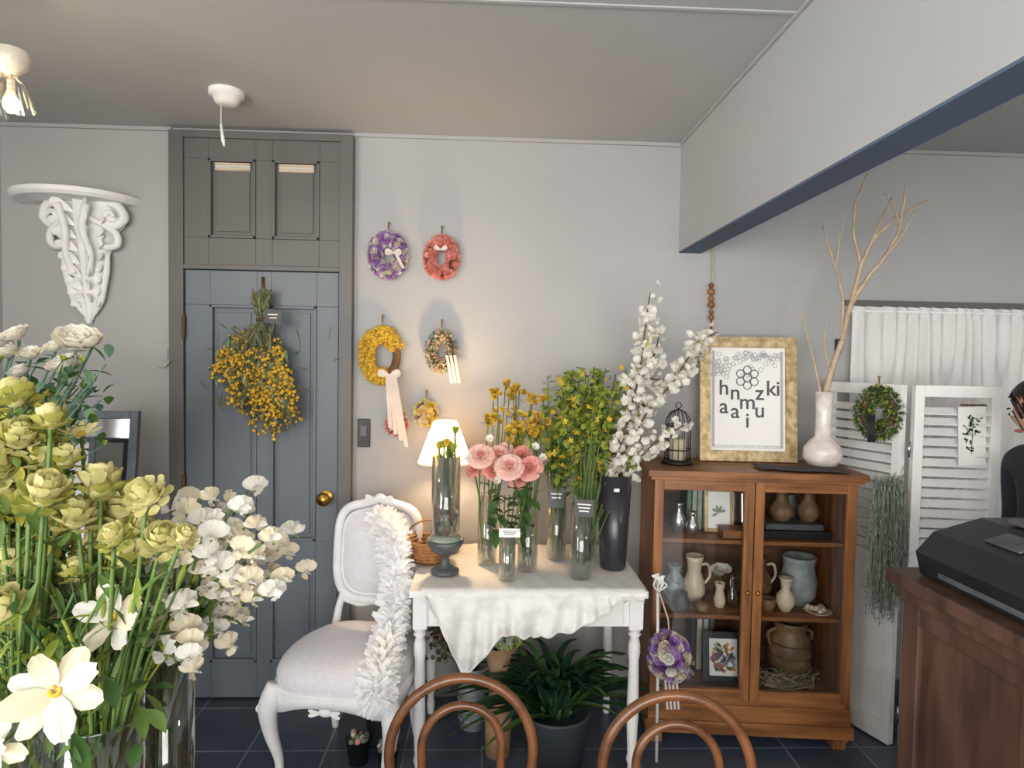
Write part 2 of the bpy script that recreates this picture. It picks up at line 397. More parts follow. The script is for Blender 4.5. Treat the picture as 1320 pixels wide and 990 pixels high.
b.build('wall_corbel_shelf')

# ------------------------------------------------------------------ smoke alarm w/ pull cord
b = MB(); p = at(292, 128, 2.4); q = V((p.x, p.y, CZ))
b.lathe([(0, -.05), (.03, -.05), (.042, -.042), (.05, -.02), (.062, -.018), (.062, 0)], white, q, 28)
b.tube([q + V((-.02, 0, -.045)), q + V((-.02, 0, -.13)), q + V((-.018, 0, -.16))], .002, white, 5)
b.tube([q + V((-.02, 0, -.12)), q + V((-.012, 0, -.18)), q + V((-.008, 0, -.2))], [.005, .007, .003], whitec, 6)
b.build('smoke_alarm')

# chandelier
b = MB(); p = at(-35, 95, 1.6)
b.tube([V((p.x, p.y, CZ)), V((p.x, p.y, p.z + .02))], .006, brass, 6)
b.lathe([(0, 0), (.05, -.005), (.05, -.02), (.02, -.035), (0, -.035)], brass, (p.x, p.y, CZ), 16)
b.blob(p + V((0, 0, .02)), .022, brass, 2)
crys = M('frosted_crystal', (235, 228, 214), .2, var=.08, trans=.3)
for i in range(4):
    a = i * math.pi / 2 + .35; d = V((math.cos(a), math.sin(a), 0))
    b.tube([p, p + d * .04 + V((0, 0, .05)), p + d * .075 + V((0, 0, .03)), p + d * .075], .005, brass, 6)
    q = p + d * .075
    b.lathe([(.012, .01), (.03, -.01), (.04, -.04), (.05, -.07)], glass, q, 16); b.blob(q + V((0, 0, -.06)), .018, bulbm, 2, (1, 1, 1.3))
    b.lathe([(.036, .07), (.042, .05), (.035, .03), (.012, .01)], crys, q, 12)
    for k in range(3): b.blob(q + V((0, 0, -.005 - .012 * k)), .01, crys, 1)
b.build('glass_chandelier')
l = bpy.data.lights.new('chandelier_light', 'POINT'); l.energy = 6; l.color = (1, .8, .5); l.shadow_soft_size = .05
o = bpy.data.objects.new('chandelier_light', l); bpy.context.scene.collection.objects.link(o); o.location = p + V((0, 0, -.16))

# ------------------------------------------------------------------ wreaths
def wreath(name, u, v, ou, ov, mats, kind, y=WY - .03, n=140, core=brownt, inner=.42, part=None, yaw=0):
    b = MB(); c = at(u, v, y); s = F / y; rx, rz = ou / s * .9, ov / s * .9
    mx, mz = rx * (1 + inner) / 2, rz * (1 + inner) / 2; th = (rx - rx * inner) / 2
    b.ring((0, 0, 0), mx, mz, th * .55, core, 32, 8)
    for i in range(n):
        a = R.uniform(0, 6.283)
        if part and not part(a): continue
        t = R.uniform(-.6, 3.7); out = V((math.cos(a), 0, math.sin(a)))
        nrm = (out * math.cos(t) + V((0, -1, 0)) * abs(math.sin(t)) + rv(.25)).normalized()
        p = V((mx * math.cos(a), 0, mz * math.sin(a))) + V((nrm.x, nrm.y * .8, nrm.z)) * th * R.uniform(.65, 1.0)
        m = R.choice(mats)
        if kind == 'puff': b.rose(p, nrm, th * .55, m, 2, 4)
        elif kind == 'ball':
            for _ in range(4): b.blob(p + rv(th * .3), th * R.uniform(.14, .24), m, 1)
        else:
            b.leaf(p, nrm + rv(.6), th * 1.0, th * .45, m, .1)
            if R.random() < .4: b.blob(p + nrm * th * .2, th * .22, m, 1)
    p = V((0, .005, rz)); b.tube([p + V((0, 0, -.02)), p + V((0, .01, .035))], .003, brass, 5)
    b.blob(p + V((0, .01, .035)), .006, brass, 1)
    ob = b.build(name, loc=c, rz=yaw); return ob
def ribbon(b, pts, w, m):
    vs = []
    for i, p in enumerate(pts):
        p = V(p); a = .5 * math.sin(i * 1.7); d = V((math.cos(a), math.sin(a) * .5, 0)) * w / 2
        vs += [p - d, p + d]
    b.add(vs, [(2 * i, 2 * i + 1, 2 * i + 3, 2 * i + 2) for i in range(len(pts) - 1)], m)
wreath('purple_flower_wreath', 500, 329, 26, 35, [purple, purple, purple, whitep, cream], 'puff', n=330, inner=.36)
wreath('coral_flower_wreath', 569, 332, 24, 33, [coral, coral, pinkp], 'puff', n=330, inner=.36)
wreath('mimosa_wreath', 492, 458, 32, 45, [mimosa, mimosa, yellow], 'ball', n=620, inner=.34, part=lambda a: not (-1.2 < ((a + math.pi) % 6.283 - math.pi) < .35))
wreath('dried_flower_wreath', 569, 452, 21, 32, [sage, cream, cream, leafb, olive, paleyel, pinkp], 'leaf', n=560, inner=.38)
wreath('yellow_flower_wreath', 549, 533, 17, 21, [paleyel, yellow, cream], 'puff', n=130, inner=.2)
wreath('small_berry_wreath', 511, 546, 16, 19, [coral, whitep, pinkp, coral], 'puff', n=110, inner=.35)
b = MB()
for s in (-1, 1):
    b.petal(at(507, 326, WY - .08), V((s, 0, .1)), V((0, -1, 0)), .035, .03, lacepink, .2, .4)
    b.petal(at(568, 322, WY - .08), V((s, 0, .4)), V((0, -1, 0)), .03, .02, lacepink, .2, .4)
ribbon(b, [at(510 + i * 2, 326 + i * 4, WY - .08) for i in range(6)], .015, lacepink)
b.build('ribbon_bow')
b = MB()
for k in range(4): ribbon(b, [at(499 + k * 3 + i * (.4 + .4 * k), 482 + i * (7 + k * .8), WY - .085 + .003 * k) for i in range(11)], .018, lacepink)
for s in (-1, 1): b.petal(at(502, 484, WY - .09), V((s, 0, .3)), V((0, -1, 0)), .05, .035, lacepink, .2, .4)
b.build('lace_ribbon')
b = MB()
for k in range(3): ribbon(b, [at(576 + k * 5 + i, 458 + i * 6, WY - .08 + .002 * k) for i in range(7)], .012, lacepink)
b.build('lace_ribbon')

# mimosa swag on the door
b = MB(); yd = WY - .09; tie = at(338, 412, yd)
b.tube([at(339, 357, yd + .05), at(339, 380, yd + .05), tie], .006, brass, 6)
for i in range(40):
    b.stem(tie + rv(.01), at(337 + R.uniform(-16, 14), 376 + R.uniform(-6, 14), yd + R.uniform(-.02, .02)), .003, olive, .05, 3, 4)
    b.leaf(at(337 + R.uniform(-12, 12), 395 + R.uniform(-12, 12), yd - .02), rv() + V((0, 0, .8)), .05, .012, olive, .1)
b.ring(tie, .022, .02, .006, brownt, 14, 5, 'z')
for i in range(340):
    t = R.random() ** .7; a = R.uniform(-1, 1)
    L = (50 + 102 * (1 - abs(a - .35) ** 1.6 * .5)) * (.3 + .7 * t)
    e = at(326 + a * 60 * (.55 + .45 * t) + 4, 412 + L, yd - R.uniform(-.01, .07) * (.4 + t))
    pts = b.stem(tie, e, .0016, olive, .06, 4, 3)
    yl = R.random() < .66
    for k in range(8 if yl else 5):
        q = pts[-1].lerp(pts[-2], R.random() * 1.3) + rv(.018)
        if yl: b.blob(q, R.uniform(.005, .010), mimosa if R.random() < .8 else yellow, 1)
        else: b.leaf(q, rv() + V((0, 0, -.6)), .04, .014, R.choice([olive, leafb, sage]), .1)
for i in range(150):
    q = at(333 + R.gauss(0, 32), 455 + R.uniform(-40, 70), yd - R.uniform(0, .06)); b.leaf(q, rv() + V((0, 0, -.8)), .055, .013, R.choice([olive, leafb, olive]), .1)
b.build('mimosa_swag')
b = MB(); p = at(352, 408, yd - .05); b.box(p, (.07, .002, .06), black, Matrix.Rotation(.12, 3, 'Y'))
b.box(p + V((0, -.002, .008)), (.04, .001, .004), paper); b.box(p + V((0, -.002, -.006)), (.03, .001, .003), paper)
b.tube([p + V((-.02, 0, .025)), tie], .001, twig, 4); b.build('price_tag')

# ------------------------------------------------------------------ cabinet
ca = math.radians(-5); cc = V((1.068, 2.575, 0)); CR = Matrix.Rotation(ca, 3, 'Z')
def cw(x, y, z): return cc + CR @ V((x, y, z))
def cs(x, y, z): return cw(min(x + .035, .31), y, z)
b = MB(); W2, D2 = .39, .165
for sx in (-1, 1):
    b.bx(min(sx * W2, sx * (W2 - .022)), max(sx * W2, sx * (W2 - .022)), -D2, D2, .03, 1.075, wood)
    for sy in (-1, 1): b.box((sx * (W2 - .03), sy * (D2 - .03), .03), (.05, .05, .06), wood)
b.bx(-W2 - .03, W2 + .03, -D2 - .03, D2, 1.075, 1.10, woodh)
b.bx(-W2 - .018, W2 + .018, -D2 - .018, D2, 1.06, 1.076, woodh)
b.bx(-W2 - .015, W2 + .015, -D2 - .015, D2, .05, .10, woodh); b.bx(-W2 - .005, W2 + .005, -D2 - .005, D2, .10, .165, woodh)
b.bx(-W2, W2, D2 - .012, D2, .1, 1.07, woodd)
for z in (.19, .495, .80): b.bx(-W2 + .02, W2 - .02, -D2 + .035, D2 - .01, z, z + .016, woodh)
b.bx(-W2, W2, -D2, -D2 + .02, .165, .185, woodh)
for (a0, a1, yy) in ((-W2, .006, -D2 - .002), (-.006, W2, -D2 - .002)):
    s = .036
    if a0 < -.1: xs = (a0, -.002)
    else: xs = (.002, a1)
    b.bx(xs[0], xs[0] + s, yy, yy + .024, .185, 1.06, wood); b.bx(xs[1] - s, xs[1], yy, yy + .024, .185, 1.06, wood)
    b.bx(xs[0] + s, xs[1] - s, yy, yy + .024, .185, .225, woodh); b.bx(xs[0] + s, xs[1] - s, yy, yy + .024, 1.02, 1.06, woodh)
    b.bx(xs[0] + s, xs[1] - s, yy + .01, yy + .013, .225, 1.02, pane)
for sx in (-1, 1): b.blob((sx * .02, -D2 - .008, .62), .009, brass, 2)
b.build('display_cabinet', bevel=.003, loc=cc, rz=ca)

# cabinet contents
def obj(name, prof, m, p, seg=24, extra=None):
    b = MB(); b.lathe(prof, m, (0, 0, 0), seg)
    if extra: extra(b)
    return b.build(name, loc=p)
S1, S2, S3 = .817, .512, .207
vprof = [(0, 0), (.02, 0), (.032, .03), (.03, .06), (.012, .09), (.012, .11), (.02, .125), (.016, .124), (.009, .11)]
obj('silver_bud_vase', vprof, silver, cs(-.30, -.03, S1)); obj('silver_bud_vase', [(r * .9, z * .75) for r, z in vprof], silver, cs(-.25, -.06, S1))
b = MB()
for i in range(4): b.box((i * .022, 0, .09), (.018, .12, .19 - i * .01), [leafb, greypot, sage, leafb][i])
b.build('vintage_books', bevel=.002, loc=cs(-.25, .06, S1), rz=ca)
def frame(name, w, h, t, m, inside, loc, rz, lean=.12, art=None, depth=.015):
    b = MB()
    for s in (-1, 1):
        b.bx(s * (w / 2 - t / 2) - t / 2, s * (w / 2 - t / 2) + t / 2, -depth, 0, 0, h, m)
        zz = t / 2 if s < 0 else h - t / 2; b.bx(-w / 2 + t, w / 2 - t, -depth, 0, zz - t / 2, zz + t / 2, m)
    b.bx(-w / 2 + t * .5, w / 2 - t * .5, -depth * .5, -.001, t * .5, h - t * .5, inside)
    if art: art(b, -depth * .5 - .0015)
    o = b.build(name, bevel=.002, loc=loc); o.rotation_euler = (-lean, 0, rz); return o
def art_flower(b, y):
    for i in range(5): b.petal((0, y, .08), (math.cos(i), 0, math.sin(i) + .4), (0, -1, 0), .03, .012, sage, 0, 0)
frame('gold_photo_frame', .12, .18, .014, gold, paper, cs(-.13, -.01, S1), ca, .12, art_flower)
frame('small_black_mirror', .11, .16, .01, black, mirror, cs(-.045, .05, S1), ca - .2, .15)
b = MB(); b.box((0, 0, .015), (.12, .08, .03), woodh); b.box((0, 0, .033), (.125, .085, .006), wood); b.build('wooden_box', bevel=.002, loc=cs(-.08, -.075, S1), rz=ca)
gprof = [(0, .0), (.03, .0), (.048, .03), (.045, .055), (.022, .085), (.018, .11), (.026, .12), (.006, .135), (.006, .15)]
b = MB(); b.box((0, 0, .015), (.27, .14, .03), black); b.box((-.01, 0, .045), (.23, .12, .024), sash); b.build('black_tray_box', bevel=.003, loc=cs(.165, -.02, S1), rz=ca)
obj('brown_gourd', gprof, brownp, cs(.12, -.02, S1 + .06)); obj('brown_gourd', [(r * .9, z * 1.05) for r, z in gprof], brownp, cs(.23, -.02, S1 + .06)); obj('small_dark_jar', [(0, 0), (.025, 0), (.03, .06), (.02, .09), (.022, .1), (0, .1)], sash, cs(.175, .03, S1 + .06))
obj('blue_pottery_vase', [(0, 0), (.035, 0), (.045, .05), (.04, .09), (.02, .12), (.03, .15), (.025, .15), (.015, .12)], M('blue_pottery', (88, 104, 110), .4, var=.4, scale=30, c2=(170, 180, 180)), cs(-.30, .02, S2))
def handle(b): b.ctube([(.03, 0, .15), (.06, 0, .15), (.068, 0, .10), (.035, 0, .06)], .006, ceram, 8)
obj('ceramic_pitcher', [(0, 0), (.03, 0), (.048, .035), (.044, .08), (.028, .12), (.032, .165), (.04, .19), (.035, .19), (.02, .13)], ceram, cs(-.215, .03, S2), extra=handle)
def wf(b):
    b.tube([(0, 0, .04), (0, 0, .13)], .003, greens, 5)
    for i in range(6): b.rose((R.uniform(-.025, .025), R.uniform(-.02, .02), .14 + R.uniform(-.015, .02)), (R.uniform(-.6, .6), -.6, 1), .026, whitep, 3, 5)
obj('white_flower_in_vase', [(0, 0), (.02, 0), (.025, .03), (.015, .07), (.022, .1)], ceram, cs(-.125, -.04, S2), extra=wf)
obj('glass_bottle', [(0, 0), (.022, 0), (.024, .05), (.01, .075), (.008, .11), (.012, .12)], glass, cs(-.07, -.03, S2)); obj('glass_bottle', [(0, 0), (.02, 0), (.022, .07), (.01, .09), (.009, .14), (.014, .15)], glass, cs(-.055, .05, S2))
obj('brown_egg_ornament', [(0, 0), (.025, .003), (.03, .02), (.02, .035), (0, .04)], brownp, cs(-.21, -.09, S2)); obj('small_dark_jar', [(0, 0), (.025, 0), (.03, .03), (.02, .06), (.024, .07), (0, .07)], sash, cs(-.29, -.085, S2))
obj('brown_jug', [(0, 0), (.03, 0), (.05, .05), (.045, .1), (.022, .14), (.028, .18), (.022, .18)], brownp, cs(.07, .06, S2), extra=handle)
obj('small_brown_cup', [(0, 0), (.02, 0), (.03, .03), (.03, .055), (.026, .055), (0, .01)], brownp, cs(.06, -.07, S2))
obj('cream_vase', [(0, 0), (.02, 0), (.038, .035), (.036, .065), (.016, .09), (.022, .125), (.03, .14), (.022, .135)], ceram, cs(.135, -.06, S2))
obj('grey_stoneware_pot', [(0, 0), (.05, 0), (.07, .04), (.074, .1), (.062, .15), (.064, .18), (.07, .2), (.06, .2), (.05, .15)], greypot, cs(.225, .04, S2), 32)
b = MB()
b.lathe([(0, 0), (.03, .0), (.055, .012), (.05, .012), (.02, .004)], ceram)
for i in range(12): b.blob((R.uniform(-.03, .03), R.uniform(-.03, .03), .018), .012, ceram, 1, jit=.2)
b.build('shell_dish', loc=cs(.26, -.075, S2))
def artc(b, y):
    for i in range(80):
        b.petal((R.uniform(-.045, .045), y, R.uniform(.05, .15)), rv() * V((1, 0, 1)) + V((.01, 0, 0)), (0, -1, 0), .02, .014, R.choice([purple, coral, yellow, leafg, greypot]), 0, 0)
frame('black_framed_print', .17, .205, .028, black, paper, cs(-.11, -.07, S3), ca, .15, artc)
b = MB(); b.box((0, 0, .125), (.02, .1, .25), black); b.box((.026, 0, .11), (.02, .1, .22), ceram); b.box((.052, 0, .11), (.02, .1, .22), greypot); b.box((.078, 0, .12), (.02, .1, .24), sash)
b.build('old_books', bevel=.002, loc=cs(-.21, .08, S3), rz=ca)
b = MB()
for i in range(160): b.blob(V((R.gauss(0, .03), R.gauss(0, .025), R.uniform(.01, .10))), R.uniform(.008, .014), R.choice([olive, brownt, purple, sage]), 1)
b.build('dried_pods', loc=cs(-.29, -.03, S3))
def jarx(b):
    for s_ in (-1, 1): b.ctube([(s_ * .06, 0, .2), (s_ * .095, 0, .18), (s_ * .08, 0, .13)], .008, brownp, 8)
    for z in (.05, .1, .15): b.ring((0, 0, z), .088, .088, .003, brownt, 28, 5, 'z')
obj('brown_stoneware_jar', [(0, 0), (.07, 0), (.085, .03), (.088, .12), (.078, .17), (.062, .19), (.066, .22), (.072, .235), (.06, .235), (.05, .2)], brownp, cs(.19, .02, S3), 32, jarx)
b = MB()
for i in range(140): b.stem(V((R.uniform(-.1, .1), R.uniform(-.03, .03), .01)), V((R.uniform(-.13, .13), R.uniform(-.04, .04), R.uniform(.01, .08))), .0015, twig if i % 2 else olive, .3, 4, 3)
b.build('dried_grass', loc=cs(.14, -.095, S3))

# sign on cabinet
CT = 1.101
b = MB(); w, h, t = .41, .535, .045
for s in (-1, 1):
    b.bx(s * (w / 2 - t / 2) - t / 2, s * (w / 2 - t / 2) + t / 2, -.03, 0, 0, h, gold)
    zz = t / 2 if s < 0 else h - t / 2; b.bx(-w / 2 + t, w / 2 - t, -.03, 0, zz - t / 2, zz + t / 2, gold)
b.bx(-w / 2 + .02, w / 2 - .02, -.012, -.002, .02, h - .02, paper)
lg = M('lace_print_grey', (178, 180, 184), .8, var=.05)
for s in (-1, 1):
    b.bx(s * .145 - .006, s * .145 + .006, -.0135, -.012, .06, h - .06, lg)
for i in range(80):
    a = R.random(); px = (-.145 + .29 * a); pz = h - .065 - R.uniform(0, .03)
    if a < .25 or R.random() < .35: pz -= R.uniform(0, .09)
    b.ring((px, -.0135, pz), .009, .009, .0016, lg, 10, 4)
for i in range(24): b.ring((-.14 + .28 * i / 23, -.0135, .062), .006, .006, .0014, lg, 8, 4)
for i in range(7):
    a = i * math.pi / 3; q = (0, 0) if i == 6 else (math.cos(a + math.pi / 6) * .034, math.sin(a + math.pi / 6) * .034)
    b.ring((q[0], -.0135, .36 + q[1]), .0165, .0165, .0022, ink, 20, 5)
sg = b.build('framed_shop_sign', bevel=.002)
sg.location = V((at(969, 500, 2.63).x, 2.66, CT)); sg.rotation_euler = (-.10, 0, ca)
for ch, x, z in (('h', -.10, .285), ('a', -.10, .205), ('n', -.052, .265), ('a', -.052, .185), ('m', 0, .225), ('i', 0, .145), ('z', .052, .265), ('u', .052, .19), ('k', .10, .285), ('i', .13, .285)):
    cu = bpy.data.curves.new('letter_' + ch, 'FONT'); cu.body = ch; cu.size = .092; cu.align_x = 'CENTER'; cu.extrude = .0005; cu.offset = .0008
    o = bpy.data.objects.new('letter_' + ch, cu); bpy.context.scene.collection.objects.link(o); o.parent = sg
    o.location = (x, -.0135, z); o.rotation_euler = (math.radians(90), 0, 0); cu.materials.append(ink)
# lantern cage
b = MB(); b.lathe([(0, 0), (.065, 0), (.065, .012), (.055, .018), (0, .018)], blackm)
for i in range(14):
    a = 2 * math.pi * i / 14; d = V((math.cos(a), math.sin(a), 0))
    b.tube([d * .052 + V((0, 0, .015)), d * .052 + V((0, 0, .16)), d * .047 + V((0, 0, .19)), d * .03 + V((0, 0, .215)), V((0, 0, .228))], .0015, blackm, 4)
for z in (.06, .16): b.ring((0, 0, z), .053, .053, .0025, blackm, 24, 5, 'z')
b.ring((0, 0, .242), .012, .012, .002, blackm, 14, 5)
b.lathe([(0, .018), (.032, .018), (.032, .1), (.024, .105), (0, .1)], cream)
b.build('birdcage_lantern', loc=V((at(872, 560, 2.6).x, 2.58, CT)))
# dark cloth
b = MB(); vs = []
for i in range(13):
    for j in range(5):
        vs.append(V((i * .028, j * .03 + .01 * math.sin(i * .9) - i * .004, .006 + .007 * abs(math.sin(i * 1.1 + j * 1.3)))))
b.add(vs, [(i * 5 + j, (i + 1) * 5 + j, (i + 1) * 5 + j + 1, i * 5 + j + 1) for i in range(12) for j in range(4)], darkcl)
b.build('folded_dark_cloth', loc=cw(.02, -.15, CT), rz=ca, solid=.005, sub=1)
# vase with branches
vb = V((at(1057, 580, 2.53).x, 2.51, CT + .012))
obj('white_bottle_vase', [(0, 0), (.055, 0), (.074, .03), (.072, .07), (.05, .1), (.032, .118), (.03, .2), (.036, .3), (.031, .3), (.026, .2), (.028, .12)], M('crackle_white', (218, 204, 196), .25, var=.1, scale=25, c2=(234, 228, 222)), vb, 32)
b = MB()
def br(pts, r0, r1, y0=2.51, y1=2.45):
    n = len(pts); P = [at(u, v, y0 + (y1 - y0) * i / (n - 1)) for i, (u, v) in enumerate(pts)]
    Q = []
    for i in range(n - 1):
        for k in range(3): Q.append(P[i].lerp(P[i + 1], k / 3) + rv(.003))
    Q.append(P[-1]); m = len(Q)
    b.tube(Q, [r0 + (r1 - r0) * i / (m - 1) for i in range(m)], twig, 6)
br([(1058, 575), (1066, 500), (1085, 440), (1098, 390), (1110, 340), (1125, 310), (1155, 280), (1196, 258)], .014, .004)
br([(1098, 390), (1120, 355), (1142, 330), (1160, 295), (1165, 262), (1168, 238)], .01, .003, 2.48, 2.4)
br([(1110, 345), (1100, 300), (1102, 262), (1118, 224)], .007, .003, 2.48, 2.52)
br([(1085, 440), (1086, 380), (1076, 340), (1060, 290)], .007, .003, 2.49, 2.55)
br([(1060, 520), (1050, 470), (1040, 430), (1032, 402)], .006, .0025, 2.51, 2.45)
br([(1125, 310), (1140, 275), (1150, 255)], .005, .0025, 2.46, 2.5)
br([(1142, 330), (1165, 300), (1180, 270)], .005, .0025, 2.44, 2.4)
br([(1076, 345), (1085, 300), (1090, 270)], .004, .002, 2.53, 2.5)
br([(1160, 290), (1150, 262), (1140, 250)], .004, .002, 2.42, 2.45)
br([(1070, 480), (1062, 440), (1068, 400)], .005, .002, 2.5, 2.5)
b.build('dried_branches')
# hanging wooden beads
b = MB(); t0 = at(919, 312, WY - .012)
b.tube([t0 + V((0, .012, 0)), t0, at(918, 365, WY - .02)], .003, twig, 5)
for vv, r in ((368, .012), (376, .016), (385, .013), (393, .016), (402, .011), (409, .013)): b.blob(at(917, vv, WY - .022), r, woodh, 2, (1, 1, 1.1))
b.tube([at(917, 410, WY - .02), at(917, 425, WY - .02)], .005, wood, 6)
b.build('hanging_wooden_beads')
b = MB(); p = at(1080, 447, WY - .012); b.box(p, (.018, .024, .07), black); b.build('wall_hook', bevel=.002)

# ------------------------------------------------------------------ shutters, curtain
def shutter(name, p, ang, w, h=1.45):
    b = MB(); t = .03
    b.bx(0, .035, -t / 2, t / 2, .01, h, white); b.bx(w - .035, w, -t / 2, t / 2, .01, h, white)
    for z0, z1 in ((h - .045, h), (.72, .77), (.01, .09)): b.bx(.035, w - .035, -t / 2, t / 2, z0, z1, white)
    b.bx(.035, w - .035, -.005, .005, .09, .72, white)
    z = .79
    while z < h - .06:
        b.box(((w) / 2, 0, z), (w - .07, .04, .006), white, Matrix.Rotation(math.radians(38), 3, 'X')); z += .040
    return b.build(name, bevel=.002, loc=p, rz=ang)
shutter('louvered_shutter', V((1.50, 2.72, 0)), math.atan2(-.32, .13), .345)
shutter('louvered_shutter', V((1.655, 2.385, 0)), math.atan2(-.05, .31), .31)
b = MB()
for z in (.15, 1.2): b.tube([(1.635, 2.37, z - .03), (1.635, 2.37, z + .03)], .006, silver, 8)
b.build('shutter_hinge')
b = MB(); n = 420; vs = []; nr = 10
xs_ = [1.615 + i * .0041 for i in range(n + 1)]
for j in range(nr):
    z = [1.785, 1.775, 1.765, 1.755, 1.72, 1.6, 1.4, 1.15, .95, .8][j]; amp = [.012, .004, .003, .006, .013, .018, .02, .022, .022, .022][j]
    for i, x in enumerate(xs_):
        ph = x * 115 + 1.8 * math.sin(x * 9) + 1.2 * math.sin(x * 23 + 1)
        vs.append((x + .004 * math.sin(x * 31 + z * 3), WY - .045 + amp * math.sin(ph * (.8 if z < 1.5 else 1)) + .006 * math.sin(x * 41), z + (.003 * math.sin(ph) if j == 0 else 0)))
b.add(vs, [(j * (n + 1) + i, j * (n + 1) + i + 1, (j + 1) * (n + 1) + i + 1, (j + 1) * (n + 1) + i) for j in range(nr - 1) for i in range(n)], sheer)
b.tube([(1.59, WY - .045, 1.765), (3.36, WY - .045, 1.765)], .006, white, 8)
b.build('cafe_curtain')
b = MB(); b.bx(1.60, 3.38, WY - .02, WY, 1.79, 1.815, doorb); b.build('trim_2', bevel=.002)
wreath('green_leaf_wreath', 1132, 532, 29, 39, [leafg, olive, lime, leafg], 'leaf', y=2.44, n=620, yaw=-.5, inner=.34)
b = MB()
for k in range(3): ribbon(b, [at(1120 + k * 3, 535 + i * 7, 2.39) for i in range(6)], .015, black)
b.build('black_ribbon')
b = MB()
for i in range(420):
    p = at(1146 + R.uniform(-19, 19), R.uniform(612, 670), 2.40 + R.uniform(-.05, .02)); L = R.uniform(.12, .42)
    q = p + V((R.uniform(-.03, .03), R.uniform(-.02, .02), -L)); pts = b.stem(p, q, .0013, sage, .08, 6, 3)
    for k in range(8): b.leaf(pts[min(6, k)], rv() + V((0, 0, -.3)), .022, .005, sage, .1)
b.tube([at(1165, 600, 2.40), at(1160, 614, 2.40), at(1148, 625, 2.40)], .003, twig, 5)
b.build('hanging_air_plant')
# botanical card
b = MB(); p = at(1253, 562, 2.335); rot = Matrix.Rotation(-.05, 3, 'Y')
b.box(p, (.108, .002, .225), paper, rot)
for i in range(40):
    b.petal(p + V((R.uniform(-.025, .025), -.002, R.uniform(-.06, .07))), V((R.uniform(-1, 1), 0, R.uniform(-.2, 1))), (0, -1, 0), .018, .008, leafg if i % 2 else sage, 0, 0)
b.tube([p + V((0, -.002, -.07)), p + V((0, -.002, .07))], .0012, leafg, 4)
b.tube([p + V((-.05, 0, .118)), p + V((.05, 0, .118))], .004, brownt, 5)
b.tube([p + V((-.045, 0, .118)), p + V((0, .01, .15)), p + V((.045, 0, .118))], .001, twig, 4)
b.build('botanical_card')

# ------------------------------------------------------------------ counter and register
b = MB(); X = 1.07
b.bx(X - .03, 1.7, .3, 1.58, .965, 1.0, count)
b.bx(X + .012, 1.66, .33, 1.55, 0, .965, count)
for y0, y1 in ((1.49, 1.55), (1.13, 1.19), (.73, .79), (.33, .39)): b.bx(X, X + .02, y0, y1, 0, .965, count)
for z0, z1 in ((.88, .965), (0, .1), (.45, .5)): b.bx(X + .001, X + .02, .39, 1.49, z0, z1, count)
b.bx(X - .012, X + .012, .32, 1.56, .93, .965, count)
b.build('wooden_counter', bevel=.004)
b = MB(); prof = [(1.09, 1.002), (1.075, 1.06), (1.12, 1.11), (1.24, 1.145), (1.5, 1.15), (1.5, 1.002)]
ys = (.9, 1.52); vs = [(x, y, z) for y in ys for x, z in prof]; k = len(prof)
b.add(vs, [tuple(range(k)), tuple(range(k, 2 * k))[::-1]] + [(i, k + i, k + (i + 1) % k, (i + 1) % k) for i in range(k)], black, True)
for i in range(3):
    b.box((1.18, 1.05 + i * .15, 1.13), (.06, .1, .004), sash, Matrix.Rotation(-.28, 3, 'Y'))
b.box((1.086, 1.2, 1.03), (.006, .5, .03), sash)
b.box((1.35, 1.25, 1.155), (.2, .4, .012), M('register_grey', (88, 86, 90), .4), None)
b.build('cash_register', bevel=.006)

# ------------------------------------------------------------------ white table
TX0, TX1, TY0, TY1, TZ = -.248, .56, 2.16, 2.70, .72
b = MB()
b.bx(TX0 - .012, TX1 + .012, TY0 - .015, TY1, TZ - .025, TZ, white)
b.bx(TX0 + .02, TX1 - .02, TY0 + .012, TY0 + .03, TZ - .135, TZ - .025, white); b.bx(TX0 + .02, TX1 - .02, TY1 - .04, TY1 - .022, TZ - .135, TZ - .025, white)
b.bx(TX0 + .012, TX0 + .03, TY0 + .03, TY1 - .04, TZ - .135, TZ - .025, white); b.bx(TX1 - .03, TX1 - .012, TY0 + .03, TY1 - .04, TZ - .135, TZ - .025, white)
b.bx(TX0 + .07, TX1 - .07, TY0 + .004, TY0 + .014, TZ - .12, TZ - .04, white)
b.blob(((TX0 + TX1) / 2, TY0 - .002, TZ - .08), .010, white, 2)
to = b.build('white_console_table', bevel=.003)
legp = [(.022, -.135), (.022, -.15), (.014, -.155), (.022, -.165), (.014, -.175), (.019, -.2), (.02, -.23), (.016, -.26), (.02, -.45), (.014, -.6), (.018, -.62), (.012, -.64), (.016, -.68), (.012, -.72)]
b = MB()
for x in (TX0 + .025, TX1 - .025):
    for y in (TY0 + .025, TY1 - .04):
        b.bx(x - .024, x + .024, y - .024, y + .024, TZ - .14, TZ - .025, white); b.lathe([(r * 1.1, z) for r, z in legp], white, (x, y, TZ), 16)
b.build('table_legs', parent=to)
def drop(x):
    pts = [(-.20, .02), (-.16, .08), (-.11, .15), (-.055, .27), (-.02, .24), (.05, .13), (.18, .14), (.30, .12), (.38, .07), (.45, .02), (.50, .01), (.56, .01)]
    for (a, fa), (c, fc) in zip(pts, pts[1:]):
        if a <= x <= c: return fa + (fc - fa) * (x - a) / (c - a)
    return .01
